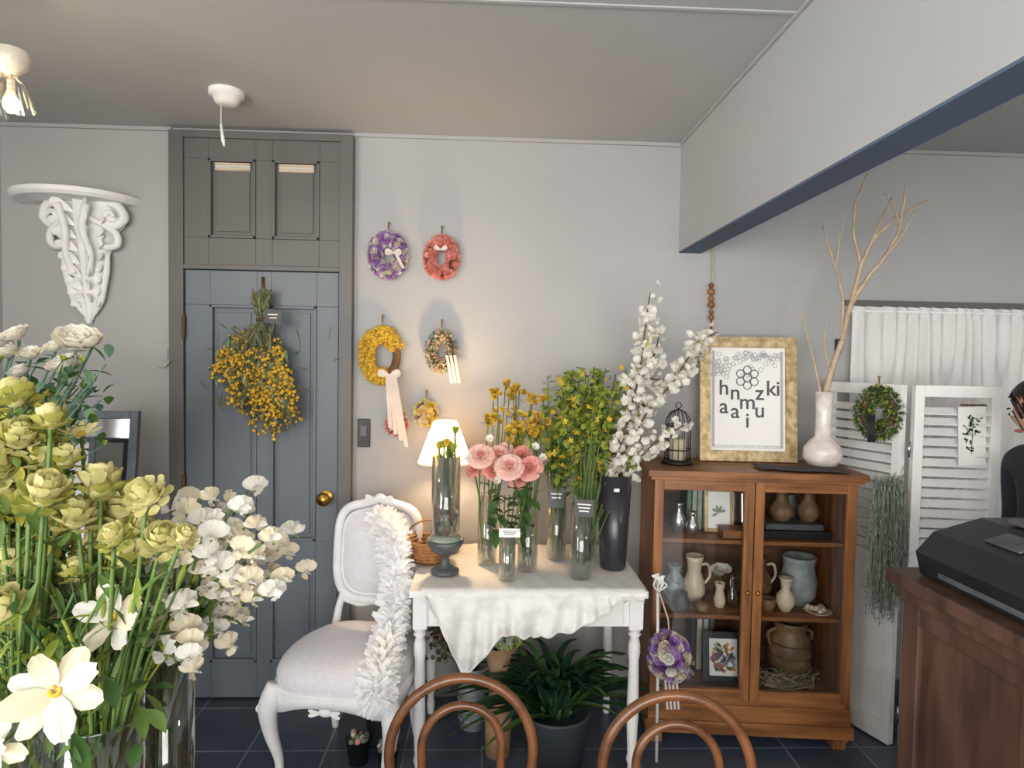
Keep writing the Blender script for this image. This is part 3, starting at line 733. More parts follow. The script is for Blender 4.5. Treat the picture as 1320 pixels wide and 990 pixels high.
# sheer voile cloth: fine weave, slightly see-through
lace = bpy.data.materials.new('white_voile'); lace.use_nodes = True
nt = lace.node_tree; pb = nt.nodes['Principled BSDF']; pb.inputs['Base Color'].default_value = (*lin((240, 238, 235)), 1); pb.inputs['Roughness'].default_value = .85
tc = nt.nodes.new('ShaderNodeTexCoord'); vo = nt.nodes.new('ShaderNodeTexNoise'); vo.inputs['Scale'].default_value = 14
rp = nt.nodes.new('ShaderNodeValToRGB'); rp.color_ramp.elements[0].position = .4; rp.color_ramp.elements[0].color = (.66, .66, .66, 1); rp.color_ramp.elements[1].position = .6; rp.color_ramp.elements[1].color = (.86, .86, .86, 1)
tb = nt.nodes.new('ShaderNodeBsdfTransparent'); mxs = nt.nodes.new('ShaderNodeMixShader')
nt.links.new(tc.outputs['Object'], vo.inputs['Vector']); nt.links.new(vo.outputs['Fac'], rp.inputs[0]); nt.links.new(rp.outputs[0], mxs.inputs[0])
nt.links.new(tb.outputs[0], mxs.inputs[1]); nt.links.new(pb.outputs[0], mxs.inputs[2]); nt.links.new(mxs.outputs[0], nt.nodes['Material Output'].inputs[0])
b = MB(); vs = []; NX = 160; rows = 24; hem = []
for i in range(NX + 1):
    x = TX0 + .03 + (TX1 - TX0 - .03) * i / NX; d = drop(x)
    for j in range(rows + 1):
        if j <= 12:
            y = TY1 - .01 - (TY1 - TY0 + .018) * j / 12; z = TZ + .003 + .005 * (math.sin(x * 37 + y * 21) * math.sin(y * 31 - x * 9)) ** 2 * (1 if j < 12 else .2)
            vs.append((x, y - (.01 if j == 12 else 0), z))
        else:
            t = (j - 12) / (rows - 12); vs.append((x + .015 * math.sin(x * 20) * t, TY0 - .028 - .012 * t * (1 + math.sin(x * 90 + 2.5 * math.sin(x * 17) + t)) - .01 * t, TZ - .002 - (d + .008 * abs(math.sin(x * 60))) * t))
    hem.append(vs[-1])
n = rows + 1
fs1 = [(i * n + j, (i + 1) * n + j, (i + 1) * n + j + 1, i * n + j + 1) for i in range(NX) for j in range(12)]
fs2 = [(i * n + j, (i + 1) * n + j, (i + 1) * n + j + 1, i * n + j + 1) for i in range(NX) for j in range(12, rows)]
b.add(vs, fs1, cloth); k = b.mi(lace)
for f in fs2: b.f.append(list(f)); b.m.append(k); b.sm.append(True)
b.tube(hem, .0035, cloth, 5)
b.build('lace_tablecloth')
T = TZ + .009

# table lamp
lp = V((at(574, 600, 2.6).x, 2.58, T))
b = MB(); b.lathe([(0, 0), (.06, 0), (.065, .012), (.05, .025), (.02, .04), (.03, .08), (.042, .13), (.03, .18), (.012, .22), (.01, .36)], wicker, lp, 24)
b.lathe([(.112, .365), (.048, .535)], shadem, lp, 40); b.ring(lp + V((0, 0, .365)), .112, .112, .003, cream, 40, 6, 'z'); b.ring(lp + V((0, 0, .535)), .048, .048, .003, cream, 30, 6, 'z')
b.blob(lp + V((0, 0, .42)), .024, bulbm, 2, (1, 1, 1.3)); b.build('table_lamp')
l = bpy.data.lights.new('table_lamp_light', 'POINT'); l.energy = 17; l.color = (1, .70, .40); l.shadow_soft_size = .03
o = bpy.data.objects.new('table_lamp_light', l); bpy.context.scene.collection.objects.link(o); o.location = lp + V((0, 0, .475))
b = MB()
for i in range(6): b.ring((0, 0, .012 + i * .014), .07 + .004 * i, .06 + .004 * i, .006, wicker, 28, 6, 'z')
b.lathe([(0, .004), (.07, .004)], wicker)
for i in range(16):
    a = i * math.pi / 8; b.tube([(math.cos(a) * .07, math.sin(a) * .06, 0), (math.cos(a) * .093, math.sin(a) * .083, .1)], .004, wicker, 5)
b.ring((0, .0, .09), .09, .07, .004, wicker, 28, 6)
b.build('wicker_basket', loc=V((at(556, 690, 2.5).x, 2.45, T)))

def gvase(name, u, y, r, h, wl=.5, base=T):
    p = V((at(u, 700, y).x, y, base))
    b = MB(); b.lathe([(0, .001), (r * .92, .001), (r, .006), (r, h), (r - .003, h), (r - .003, .014), (0, .012)], glass, (0, 0, 0), 28)
    b.lathe([(0, .015), (r - .004, .015), (r - .004, h * wl), (0, h * wl)], water, (0, 0, 0), 28)
    b.ring((0, 0, h), r - .0015, r - .0015, .002, glass, 28, 6, 'z'); b.build(name, loc=p); return p
up = V((at(574, 730, 2.33).x, 2.31, T))
b = MB(); b.lathe([(0, 0), (.052, 0), (.052, .012), (.035, .02), (.015, .035), (.013, .06), (.025, .07), (.05, .085), (.066, .11), (.07, .125), (.06, .125), (0, .12)], sash, up, 28)
b.lathe([(.06, .126), (.055, .14), (0, .142)], sage, up); b.build('pedestal_urn')
tv = up + V((0, 0, .145)); b = MB()
b.lathe([(0, .001), (.05, .001), (.053, .006), (.053, .29), (.05, .29), (.05, .012), (0, .01)], glass, tv, 28); b.lathe([(0, .012), (.049, .012), (.049, .1), (0, .1)], water, tv, 28)
b.build('glass_cylinder_vase')
b = MB()
for i in range(11):
    a = i * .7; r = .012 + .02 * R.random(); h = R.uniform(.2, .33) if i else .37
    e = tv + V((math.cos(a) * r, math.sin(a) * r, h)); b.stem(tv + V((math.cos(a) * .02, math.sin(a) * .02, .02)), e, .004, greens, .05)
    b.rose(e, (R.uniform(-.2, .2), R.uniform(-.2, .2), 1), .026, [lime, yellow, lime][i % 3], 2, 4, closed=1)
    for k in range(3): b.leaf(tv + V((R.uniform(-.02, .02), R.uniform(-.02, .02), .08)), V((math.cos(a + k) * .1, math.sin(a + k) * .1, 1)), R.uniform(.12, .22), .035, leafg if k else greens, -.05)
b.build('tulip_bunch')
b = MB()
for i in range(80): b.blob(tv + V((R.gauss(0, .017), R.gauss(0, .017), .015 + R.random() * .09)), .011, R.choice([coral, kraft, cream, twig, brownt]), 1)
b.build('potpourri')

v1 = gvase('glass_vase', 628, 2.42, .038, .27, .4); v2 = gvase('glass_vase', 654, 2.24, .030, .17, .6); v3 = gvase('glass_vase', 680, 2.34, .038, .25, .5)
v4 = gvase('glass_vase', 717, 2.48, .038, .27, .5); v5 = gvase('glass_vase', 749, 2.26, .038, .27, .5); v6 = gvase('glass_vase', 756, 2.52, .036, .28, .5)
bv = V((at(789, 700, 2.40).x, 2.38, T))
b = MB(); b.lathe([(0, 0), (.047, 0), (.05, .006), (.066, .36), (.063, .36), (.047, .02), (0, .02)], M('black_vase', (48, 48, 54), .25, var=.1), bv, 32); b.build('black_flower_vase')

# pink ranunculus / roses
b = MB()
for u, v, y, r, vs_ in ((656, 600, 2.22, 14, v3), (682, 602, 2.24, 13, v3), (619, 586, 2.3, 13, v1), (644, 584, 2.34, 11, v1), (637, 606, 2.32, 10, v1), (671, 585, 2.34, 10, v3), (611, 604, 2.36, 9, v1), (668, 617, 2.28, 10, v3), (628, 600, 2.36, 9, v1), (650, 578, 2.38, 8, v1)):
    p = at(u, v, y); b.stem(vs_ + V((R.uniform(-.02, .02), R.uniform(-.02, .02), .02)), p, .003, greens, .06)
    m_ = R.choice([pinkp, pinkp, pinkl, pinkp]); rr = r / F * y; nn = V((R.uniform(-.5, .5), -1.0, R.uniform(.5, 1.1))).normalized(); n_, a_, c_ = basis(nn)
    b.blob(p, rr * .3, coral, 1)
    for l_ in range(5):   # cupped concentric rose petals, outer ones reflexed
        kk = 4 + l_; el = math.radians(12 + 17 * l_)
        for i in range(kk):
            t = 2 * math.pi * (i + .5 * (l_ % 2)) / kk + R.uniform(-.15, .15); rad = a_ * math.cos(t) + c_ * math.sin(t)
            d = n_ * math.cos(el) + rad * math.sin(el); upv = n_ * math.sin(el) - rad * math.cos(el)
            b.wavy(p - n_ * rr * .3 + rad * rr * .1 * l_, d, upv, rr * (.75 + .08 * l_), rr * (.6 + .12 * l_), coral if l_ == 0 else m_, .35 - .14 * l_, .05, .9)
for u, v in ((632, 566), (604, 590), (700, 590), (690, 576), (640, 620)):
    b.daisy(at(u, v, 2.3), (R.uniform(-.4, .4), -1, .5), .018, whitep, 6, lime, .7, 65)
b.build('pink_rose_bunch')
b = MB()
for i in range(50):
    p = at(656 + R.uniform(-26, 26), 654 + R.uniform(-28, 32), 2.26 + R.uniform(-.04, .06)); b.leaf(p, rv() + V((0, -.5, .2)), R.uniform(.04, .07), .036, leafg, .3)
for i in range(7): b.stem(v2 + V((R.uniform(-.01, .01), R.uniform(-.01, .01), .02)), at(636 + i * 7, 638, 2.27), .0025, greens, .05)
b.build('foliage_stems')
# yellow flowers: airy heads made of a few cupped blooms
b = MB()
for i in range(34):
    a = R.uniform(0, 6.28); rr = R.random() ** .5
    u, v = 663 + math.cos(a) * 44 * rr, 535 + math.sin(a) * 42 * rr; y = 2.42 + R.uniform(-.08, .08); p = at(u, v, y)
    b.stem((v1 if u < 660 else v3) + V((R.uniform(-.02, .02), 0, .05)), p, .002, greens, .05)
    for k in range(3):
        q = p + rv(.016); b.rose(q, rv(.8) + V((0, -.8, .7)), R.uniform(.014, .02), R.choice([yellow, yellow, mimosa]), 2, 5, core=lime, closed=R.random() * .7)
    if i % 2: b.leaf(p - V((0, 0, .02)), rv(), .04, .014, R.choice([lime, greens]), .2)
b.build('yellow_flower_bunch')
b = MB()
for i in range(80):
    u = 762 + R.gauss(0, 30); v = 538 + R.uniform(-66, 58); u = min(max(u, 706), 826); y = 2.45 + R.uniform(-.09, .06)
    if u < 735: v = max(v, 485)
    p = at(u, v, y); pts = b.stem((v4 if u < 735 else v5 if R.random() < .5 else v6) + V((R.uniform(-.02, .02), R.uniform(-.02, .02), .02)), p, .0022, greens, .04, 7)
    for k in range(18):
        q = pts[-1].lerp(pts[-3], R.random()) + rv(.02)
        if R.random() < .5: b.leaf(q, rv() + V((0, -.3, .3)), R.uniform(.02, .042), .022, R.choice([lime, lime, greens, leafg]), .2)
        else: b.daisy(q, rv() + V((0, -.6, .4)), .014, R.choice([lime, yellow, lime]), 5)
for i in range(90):
    p = at(722 + R.uniform(-16, 22), R.uniform(560, 640), 2.46 + R.uniform(-.05, .05)); b.leaf(p, rv() + V((0, -.3, .6)), .06, .018, R.choice([leafg, greens]), .2)
b.build('lime_green_foliage')
# cherry blossom
b = MB()
brs = [[(789, 625), (805, 560), (825, 480), (832, 420), (838, 378)], [(790, 625), (800, 590), (835, 530), (870, 490), (900, 440), (925, 428)], [(789, 625), (815, 600), (845, 570), (882, 548)],
       [(825, 480), (845, 455), (850, 430)], [(835, 530), (815, 505), (808, 490)], [(870, 490), (885, 470), (905, 455)], [(800, 590), (812, 612), (806, 590)], [(825, 485), (850, 490), (880, 500)]]
for bi, pl in enumerate(brs):
    P = [at(u, v, 2.38 - .02 * i + .01 * bi) for i, (u, v) in enumerate(pl)]
    if pl[0][1] == 625: P[0] = bv + V((R.uniform(-.03, .03), 0, .03)); P.insert(1, bv + V((R.uniform(-.03, .03), 0, .34)))
    b.tube(P, [.006 - .004 * i / (len(P) - 1) for i in range(len(P))], brownt, 6)
    for i in range(len(P) - 1):
        if P[i + 1].z < bv.z + .36: continue
        n = int((P[i + 1] - P[i]).length / .004)
        for k in range(n):
            if math.sin(k * .21 + bi) < -.8: continue
            q = P[i].lerp(P[i + 1], k / n) + rv(.034)
            b.daisy(q, rv() + V((0, -.5, 0)), R.uniform(.016, .022), whitep, 5, paleyel if R.random() < .3 else None, .85, R.uniform(45, 80))
            if R.random() < .08: b.leaf(q, rv(), .03, .012, lime)
b.build('cherry_blossom_branches')
def tag(u, v, y, w, h, m, m2):
    b = MB(); p = at(u, v, y); rr = Matrix.Rotation(R.uniform(-.1, .1), 3, 'Y') @ Matrix.Rotation(-.15, 3, 'X'); b.box(p, (w, .0015, h), m, rr)
    for k in range(3): b.box(p + V((0, -.002, h * (.22 - .2 * k))), (w * (.7 - .1 * k), .001, h * .07), m2, rr)
    b.build('price_tag')
tag(717, 642, 2.435, .06, .075, black, paper); tag(753, 655, 2.205, .07, .06, black, paper); tag(657, 687, 2.20, .075, .03, paper, ink)
b = MB()
p = at(795, 632, 2.31); b.box(p, (.02, .001, .012), paper); b.build('vase_label')

# ------------------------------------------------------------------ Louis chair
b = MB(); H = .47
def outline(t):
    a = 2 * math.pi * t; c, s_ = math.cos(a), math.sin(a)
    x = math.copysign(abs(c) ** .6, c) * (.225 if s_ < 0 else .225 - .045 * abs(s_)); y = math.copysign(abs(s_) ** .65, s_) * .225
    return x, y
N = 48; vs = []; rings = [(1.0, H - .09), (1.03, H - .06), (1.03, H - .03), (.98, H - .005), (.8, H + .018), (.5, H + .03), (.2, H + .034)]
for k, z in rings:
    for i in range(N):
        x, y = outline(i / N); vs.append((x * k, y * k, z))
vs.append((0, 0, H + .035)); fs = [((r + 0) * N + i, r * N + (i + 1) % N, (r + 1) * N + (i + 1) % N, (r + 1) * N + i) for r in range(len(rings) - 1) for i in range(N)]
fs += [((len(rings) - 1) * N + i, (len(rings) - 1) * N + (i + 1) % N, len(vs) - 1) for i in range(N)]
b.add(vs, fs, uphol)
vs = []
for k, z0 in ((1.0, 0), (1.06, .0), (1.06, .05), (1.0, .055)):
    for i in range(N):
        x, y = outline(i / N); dip = .022 * math.cos(4 * math.pi * i / N * 2)
        vs.append((x * k, y * k, (H - .125 + z0 * 1.1) + (dip if z0 == 0 else 0)))
b.add(vs, [(r * N + i, r * N + (i + 1) % N, (r + 1) * N + (i + 1) % N, (r + 1) * N + i) for r in range(3) for i in range(N)], whitec)
for s_ in (-1, 1):
    fx, fy = s_ * .195, -.185
    b.ctube([(fx, fy, H - .06), (fx + s_ * .018, fy - .018, H - .13), (fx + s_ * .012, fy - .012, H - .22), (fx - s_ * .008, fy + .008, .14), (fx - s_ * .005, fy + .002, .05), (fx + s_ * .012, fy - .015, .012), (fx + s_ * .012, fy - .016, 0)], [.03, .034, .024, .015, .013, .018, .015], whitec, 12)
    for k in range(3): b.petal((fx + s_ * .026, fy - .032, H - .1), (s_ * (k - 1) * .6, -.1, -1), (s_ * .5, -1, 0), .045, .02, whitec, .0, .4)
    b.ctube([(s_ * .16, .20, H - .05), (s_ * .16, .215, H - .2), (s_ * .165, .24, .12), (s_ * .17, .27, 0)], [.022, .02, .016, .014], whitec, 10)
    b.ctube([(s_ * .15, .205, H - .06), (s_ * .14, .225, H + .05), (s_ * .12, .24, H + .12)], [.02, .015, .015], whitec, 10)
b.blob((0, -.235, H - .115), .018, whitec, 2, (1.4, .5, .8))
for s_ in (-1, 1):
    for k in range(2): b.petal((s_ * .01, -.238, H - .115), (s_, -.05, .2 - .4 * k), (0, -1, 0), .045, .014, whitec, .05, .3)
bo = []
NB = 64
for i in range(NB):
    a = 2 * math.pi * i / NB; c, s_ = math.cos(a), math.sin(a)
    x = math.copysign(abs(c) ** .5, c) * (.165 + .012 * s_); z = math.copysign(abs(s_) ** .55, s_) * .185
    if s_ > .5: z += .022 * math.exp(-(x / .05) ** 2)
    bo.append((x, z))
def bp(x, z, off=0): return V((x, .235 + off + (z + .2) * .18, H + .265 + z))
b.tube([bp(x, z) for x, z in bo], .019, whitec, 10, True)
b.tube([bp(x * .86, z * .87, -.008) for x, z in bo], .006, whitec, 6, True)
vs = []
for k, o_ in ((.9, 0), (.8, -.018), (.5, -.032), (.2, -.036)):
    for x, z in bo: vs.append(bp(x * k, z * k, o_))
vs.append(bp(0, 0, -.037)); fs = [(r * NB + i, r * NB + (i + 1) % NB, (r + 1) * NB + (i + 1) % NB, (r + 1) * NB + i) for r in range(3) for i in range(NB)] + [(3 * NB + i, 3 * NB + (i + 1) % NB, len(vs) - 1) for i in range(NB)]
b.add(vs, fs, uphol)
vs = [bp(x * .9, z * .9, .012) for x, z in bo]; b.add(vs, [tuple(range(NB))], uphol)
b.blob(bp(0, .215, -.01), .018, whitec, 2, (1.3, .6, 1))
for s_ in (-1, 1):
    for k in range(3): b.petal(bp(s_ * .01, .208, -.018), (s_, 0, .35 - .3 * k), (0, -1, 0), .05, .016, whitec, .05, .4)
    b.ctube([bp(s_ * .12, -.185), bp(s_ * .06, -.20), bp(0, -.19)], .014, whitec, 8)
b.build('white_louis_chair', loc=(-.478, 2.27, 0), rz=math.radians(-9))
# feather boa: broad soft barbs fanning off a cord; each barb's flat side looks outward so it reads white
b = MB(); fe = M('feather_white', (255, 255, 255), .9, var=.0, trans=.42)
P = [at(490, 668, 2.47), at(506, 678, 2.41), at(510, 720, 2.36), at(510, 770, 2.32), at(503, 815, 2.24), at(494, 848, 2.13), at(488, 875, 2.03), at(486, 895, 2.01)]
Q = []
for i in range(len(P) - 1):
    for k in range(14): Q.append(P[i].lerp(P[i + 1], k / 14))
b.tube(Q, .026, fe, 8)
for q in Q:
    for k in range(34):
        d = rv().normalized(); d.y *= .6; d.z -= .35; out = (V((d.x, -1.0, .5)) + rv(.25))
        b.petal(q + d * .012 + V((0, -abs(R.gauss(0, .014)), 0)), d, out, R.uniform(.03, .065), R.uniform(.008, .018), fe, R.uniform(-.3, .3), .1)
b.build('feather_boa')

# ------------------------------------------------------------------ bentwood chairs
def bentchair(x, y, rz):
    b = MB(); hw = .172; zt = .75
    def hoop(w, top, z0, yo=0, n=24):
        pts = [V((-w * .93, yo + (z0 - .45) * .12, z0))]
        zs = top - w
        pts.append(V((-w * .97, yo + ((z0 + zs) / 2 - .45) * .12, (z0 + zs) / 2)))
        for i in range(n + 1):
            a = math.pi - math.pi * i / n; z = zs + w * math.sin(a); pts.append(V((w * math.cos(a), yo + (z - .45) * .12, z)))
        pts.append(V((w * .97, yo + ((z0 + zs) / 2 - .45) * .12, (z0 + zs) / 2))); pts.append(V((w * .93, yo + (z0 - .45) * .12, z0)))
        return pts
    h = hoop(hw, zt, .45)
    pts = [V((-.19, .06, 0)), V((-.178, .02, .2))] + h + [V((.178, .02, .2)), V((.19, .06, 0))]
    b.tube(pts, .0125, bent, 12)
    b.tube(hoop(.095, .69, .45, -.006), .0105, bent, 12)
    b.ring((0, -.2, .45), .205, .2, .017, bent, 40, 10, 'z'); b.lathe([(0, .452), (.1, .453), (.19, .456)], wicker, (0, -.2, 0), 36)
    b.ring((0, -.2, .25), .155, .15, .009, bent, 40, 8, 'z')
    for s_ in (-1, 1): b.tube([(s_ * .14, -.32, .44), (s_ * .15, -.335, .2), (s_ * .16, -.36, 0)], [.016, .014, .011], bent, 10)
    b.build('bentwood_chair', loc=(x, y, 0), rz=rz)
bentchair(at(596, 900, 1.46).x, 1.46, .03); bentchair(at(874, 900, 1.40).x, 1.38, -.05)

# ------------------------------------------------------------------ under the table
b = MB(); pp = V((at(718, 900, 2.3).x, 2.33, 0))
b.lathe([(0, 0), (.1, 0), (.135, .2), (.14, .21), (.125, .21), (.12, .18), (0, .18)], M('dark_planter', (60, 66, 72), .6), pp, 28)
for i in range(120):
    a = R.uniform(0, 6.28); d = V((math.cos(a), math.sin(a) * .5, 0)); L = R.uniform(.28, .50); lift = R.uniform(.3, 3.6)
    base = pp + V((R.uniform(-.05, .05), R.uniform(-.04, .04), .18)); vs = []; n = 8; sd = V((-d.y, d.x, 0)).normalized(); dd = (d + V((0, 0, lift))).normalized()
    for k in range(n + 1):
        t = k / n; c = base + dd * (L * t) + d * (.1 * t * t) - V((0, 0, 1)) * (L * .5 * t ** 2.4); w = .015 * math.sin(math.pi * min(1, t * .9 + .1)) + .002
        c.z = min(max(c.z, .01), .575 - .03 * (1 - t)); c.x = min(c.x, .60)
        vs += [c - sd * w, c + V((0, 0, -.005)), c + sd * w]
    b.add(vs, [(k * 3 + j, k * 3 + j + 1, k * 3 + j + 4, k * 3 + j + 3) for k in range(n) for j in range(2)], leafd if i % 3 else leafg)
b.build('potted_strap_leaf_plant')
b = MB(); hp = V((at(610, 900, 2.58).x, 2.57, 0))
b.lathe([(0, 0), (.055, 0), (.07, .25), (.075, .26), (.065, .26), (0, .2)], greypot, hp, 24)
for z in (.04, .08, .12, .16, .2): b.ring(hp + V((0, 0, z)), .056 + z * .06, .056 + z * .06, .004, greypot, 24, 5, 'z')
for i in range(80): b.stem(hp + V((0, 0, .2)), hp + V((R.uniform(-.16, .02), R.uniform(-.1, .1), R.uniform(.3, .52))), .0015, brownt, .2, 4, 3)
for i in range(320): b.blob(hp + V((-.10 + R.gauss(0, .05), R.gauss(0, .04), .42 + R.uniform(-.12, .12))), R.uniform(.006, .012), brownt if i % 3 else olive, 1)
b.build('dried_flowers_in_pot')
b = MB(); hp = V((at(643, 850, 2.42).x, 2.38, .0))
b.lathe([(0, .0), (.05, 0), (.055, .15), (.03, .28), (.05, .38), (.085, .44)], kraft, hp, 11)
for i in range(260):
    d = rv().normalized(); b.daisy(hp + V((0, -.02, .45)) + V((d.x * .08, d.y * .065, abs(d.z) * .09)), d + V((0, -.5, .3)), .014, R.choice([lime, sage, greens]), 4, None, .9)
b.build('wrapped_hydrangea')
b = MB(); vs = []
for i in range(17):
    a = i / 16; sw = math.pi * (.95 + a * 1.1); rad = .12
    vs += [hp + V((math.cos(sw) * rad, .06 + math.sin(sw) * .05 + .05, .55 + (.02 if i % 2 else 0))), hp + V((math.cos(sw) * .04, .05, .34))]
b.add(vs, [(2 * i, 2 * i + 1, 2 * i + 3, 2 * i + 2) for i in range(16)], kraft, True); b.build('kraft_wrapping_paper', solid=.001)
for nm, u, y, r, h, m in (('small_black_pot', 462, 2.33, .045, .09, black), ('small_black_pot', 487, 2.47, .05, .1, sash), ('small_black_pot', 500, 2.30, .04, .07, black)):
    p = V((at(u, 960, y).x, y, 0)); b = MB(); b.lathe([(0, 0), (r * .75, 0), (r, h), (r * 1.05, h), (r * .9, h), (0, h * .8)], m, p, 20)
    for i in range(20): b.blob(p + V((R.uniform(-.03, .03), R.uniform(-.03, .03), h + R.uniform(-.005, .02))), .013, R.choice([sage, pinkp, cream, leafb]), 1)
    b.build(nm)

# flower ball ornament
b = MB(); fb = at(862, 845, 2.3)
b.tube([V((fb.x - .03, 2.32, 0)), V((fb.x - .035, 2.32, .4)), V((fb.x - .045, 2.32, .70))], .006, whitec, 6)
for i in range(5):
    o_ = V((fb.x - .045, 2.31, .66)); b.ctube([o_, o_ + V((R.uniform(-.03, .03), -.01, .03)), o_ + V((R.uniform(-.03, .03), -.015, .065)), o_ + V((0, -.01, .03 + .01 * i))], .004, whitec, 5)
b.tube([V((fb.x - .04, 2.31, .66)), fb + V((0, .02, .13)), fb + V((0, 0, .08))], .003, lacepink, 5)
b.blob(fb, .055, purple, 2, (1, 1, 1.2))
for i in range(150):
    d = rv().normalized(); k_ = R.uniform(.9, 1.15); b.rose(fb + V((d.x * .058, d.y * .058, d.z * .078)) * k_, d, .022, R.choice([purple, purple, whitep, cream]), 3, 5)
for k in range(4): ribbon(b, [fb + V((-.02 + k * .014 + .002 * i, -.03, -.07 - .02 * i)) for i in range(7)], .009, lacepink)
b.build('flower_ball_ornament')

# ------------------------------------------------------------------ left stand + lisianthus + mirror
b = MB(); b.bx(-2.06, -1.25, 1.55, 2.45, .72, .75, count)
for x in (-2.02, -1.29):
    for y in (1.59, 2.41): b.bx(x - .02, x + .02, y - .02, y + .02, 0, .72, count)
b.bx(-2.04, -1.27, 1.57, 2.43, .64, .72, count); b.build('side_table', bevel=.003)
frame('grey_framed_mirror', .26, .55, .03, pewter, mirror, V((-1.45, 2.38, .752)), .12, .14, depth=.03)
frame('silver_photo_frame', .18, .47, .02, pewter, paper, V((-1.48, 2.24, .752)), .1, .12)
p = V((-1.55, 1.86, .751)); b = MB(); b.lathe([(0, .001), (.06, .001), (.065, .4), (.062, .4), (.056, .01), (0, .01)], glass, p, 28); b.lathe([(0, .012), (.056, .012), (.059, .25), (0, .25)], water, p, 24); b.build('glass_vase')
b = MB()
for u, v, r in ((25, 437, 16), (12, 460, 19), (40, 462, 14), (100, 449, 26), (88, 478, 20), (120, 446, 15), (2, 447, 16), (-15, 480, 20), (72, 452, 12), (30, 484, 14)):
    e = at(u, v, 1.85); b.stem(p + V((R.uniform(-.03, .03), R.uniform(-.03, .03), .03)), e, .0035, leafb, .06, 8)
    b.rose(e, (R.uniform(-.4, .4), -.6, 1), r / F * 1.85 * 1.1, whitep, 4, 5)
for i in range(50):
    e = at(R.uniform(-10, 138), R.uniform(465, 595), 1.85 + R.uniform(-.12, .12)); pts = b.stem(p + V((0, 0, .2)), e, .0022, leafb, .1, 6)
    for k in range(8): b.leaf(pts[-1 - k % 4] + rv(.02), rv() + V((0, -.2, .4)), R.uniform(.04, .07), .026, leafb if k % 3 else leafg, .2)
    if i % 3 == 0: b.rose(e, (0, 0, 1), .014, lime, 1, 4, closed=1)
b.build('white_lisianthus_bunch')

# ------------------------------------------------------------------ foreground flowers
b = MB(); b.bx(-1.45, -.38, .35, 1.10, .70, .735, count)
for x in (-1.41, -.42):
    for y in (.39, 1.06): b.bx(x - .022, x + .022, y - .022, y + .022, 0, .70, count)
b.bx(-1.43, -.40, .37, 1.08, .63, .70, count); b.build('flower_display_table', bevel=.003)
FT = .736
A = gvase('tall_glass_vase', 213, 1.0, .041, .315, .75, FT); Bv = gvase('tall_glass_vase', 128, .86, .052, .29, .75, FT); Cv = gvase('tall_glass_vase', 20, .84, .06, .33, .75, FT); Dv = gvase('tall_glass_vase', 60, 1.02, .05, .3, .75, FT)
def inv(p, r): return p + V((R.uniform(-r, r), R.uniform(-r, r), .02))
def routed(b, base, rad, h, e, r, m, n=7):
    s0 = inv(base, rad * .6)
    d = (e - base); d.z = 0; dl = min(rad * .8, d.length * .3)
    mid = base + V((d.normalized().x * dl, d.normalized().y * dl, h)) if d.length > 1e-4 else base + V((0, 0, h))
    c2 = mid + (mid - s0) * .4
    pts = [s0, s0.lerp(mid, .5), mid]
    for i in range(1, n + 1):
        t = i / n; pts.append(mid * (1 - t) ** 2 + c2 * (2 * t * (1 - t)) + e * t * t)
    b.tube(pts, r, m, 6); return pts
def sweetpea(b, p, side, r):
    """two-lobed ruffled banner + wings"""
    n_ = (V((side * .6, -1, .15)) + rv(.55)).normalized(); sd = n_.cross(V((0, 0, 1))).normalized(); up = sd.cross(n_)
    m1 = cream if R.random() < .6 else whitep
    for s_ in (-1, 1):
        b.wavy(p, up * .9 + sd * s_ * .55 - n_ * .15, n_, r * 1.15, r * 1.2, m1, -.15, .16)
        b.wavy(p + n_ * r * .15, up * .45 + sd * s_ * .35 + n_ * .5, n_, r * .75, r * .75, whitep, .3, .12)
    b.wavy(p, -up * .4 + n_ * .6 + sd * R.uniform(-.5, .5), n_, r * .7, r * .7, m1, .2, .12)
    b.blob(p - up * r * .15, r * .16, greens, 1)
b = MB()
for u, v in ((320, 632), (372, 684), (382, 738), (298, 655), (258, 642), (232, 645), (338, 700), (340, 768), (285, 700), (300, 802), (250, 740), (222, 780), (232, 845), (272, 792), (205, 735), (185, 820), (310, 748), (262, 690), (245, 815), (215, 700), (352, 745), (190, 770), (200, 840), (320, 675), (280, 830), (362, 712), (240, 860)):
    y = 1.0 + R.uniform(-.12, .14); e = at(u, v, y); pts = routed(b, A, .04, .3, e, .0022, greens)
    back = pts[-3]
    for k in range(5):
        sg_ = -1 if k % 2 else 1
        q = e.lerp(back, k / 4) + V((sg_ * .016, -.005, 0)) + rv(.004)
        sweetpea(b, q, sg_, R.uniform(.019, .025))
b.build('cream_sweet_pea_bunch')
b = MB()
heads = [(20, 508, 22), (66, 538, 20), (60, 592, 24), (58, 632, 27), (130, 624, 28), (98, 662, 25), (157, 652, 31), (190, 634, 23), (210, 692, 24), (165, 714, 23), (25, 560, 24), (20, 722, 28), (8, 642, 30), (45, 760, 23), (35, 602, 22), (125, 702, 21), (236, 690, 15), (75, 702, 20), (10, 782, 28), (148, 690, 18), (85, 590, 18), (30, 680, 24), (100, 735, 19), (-5, 600, 28), (178, 680, 19), (60, 730, 20), (0, 700, 24), (118, 660, 17), (40, 640, 18), (80, 660, 18)]
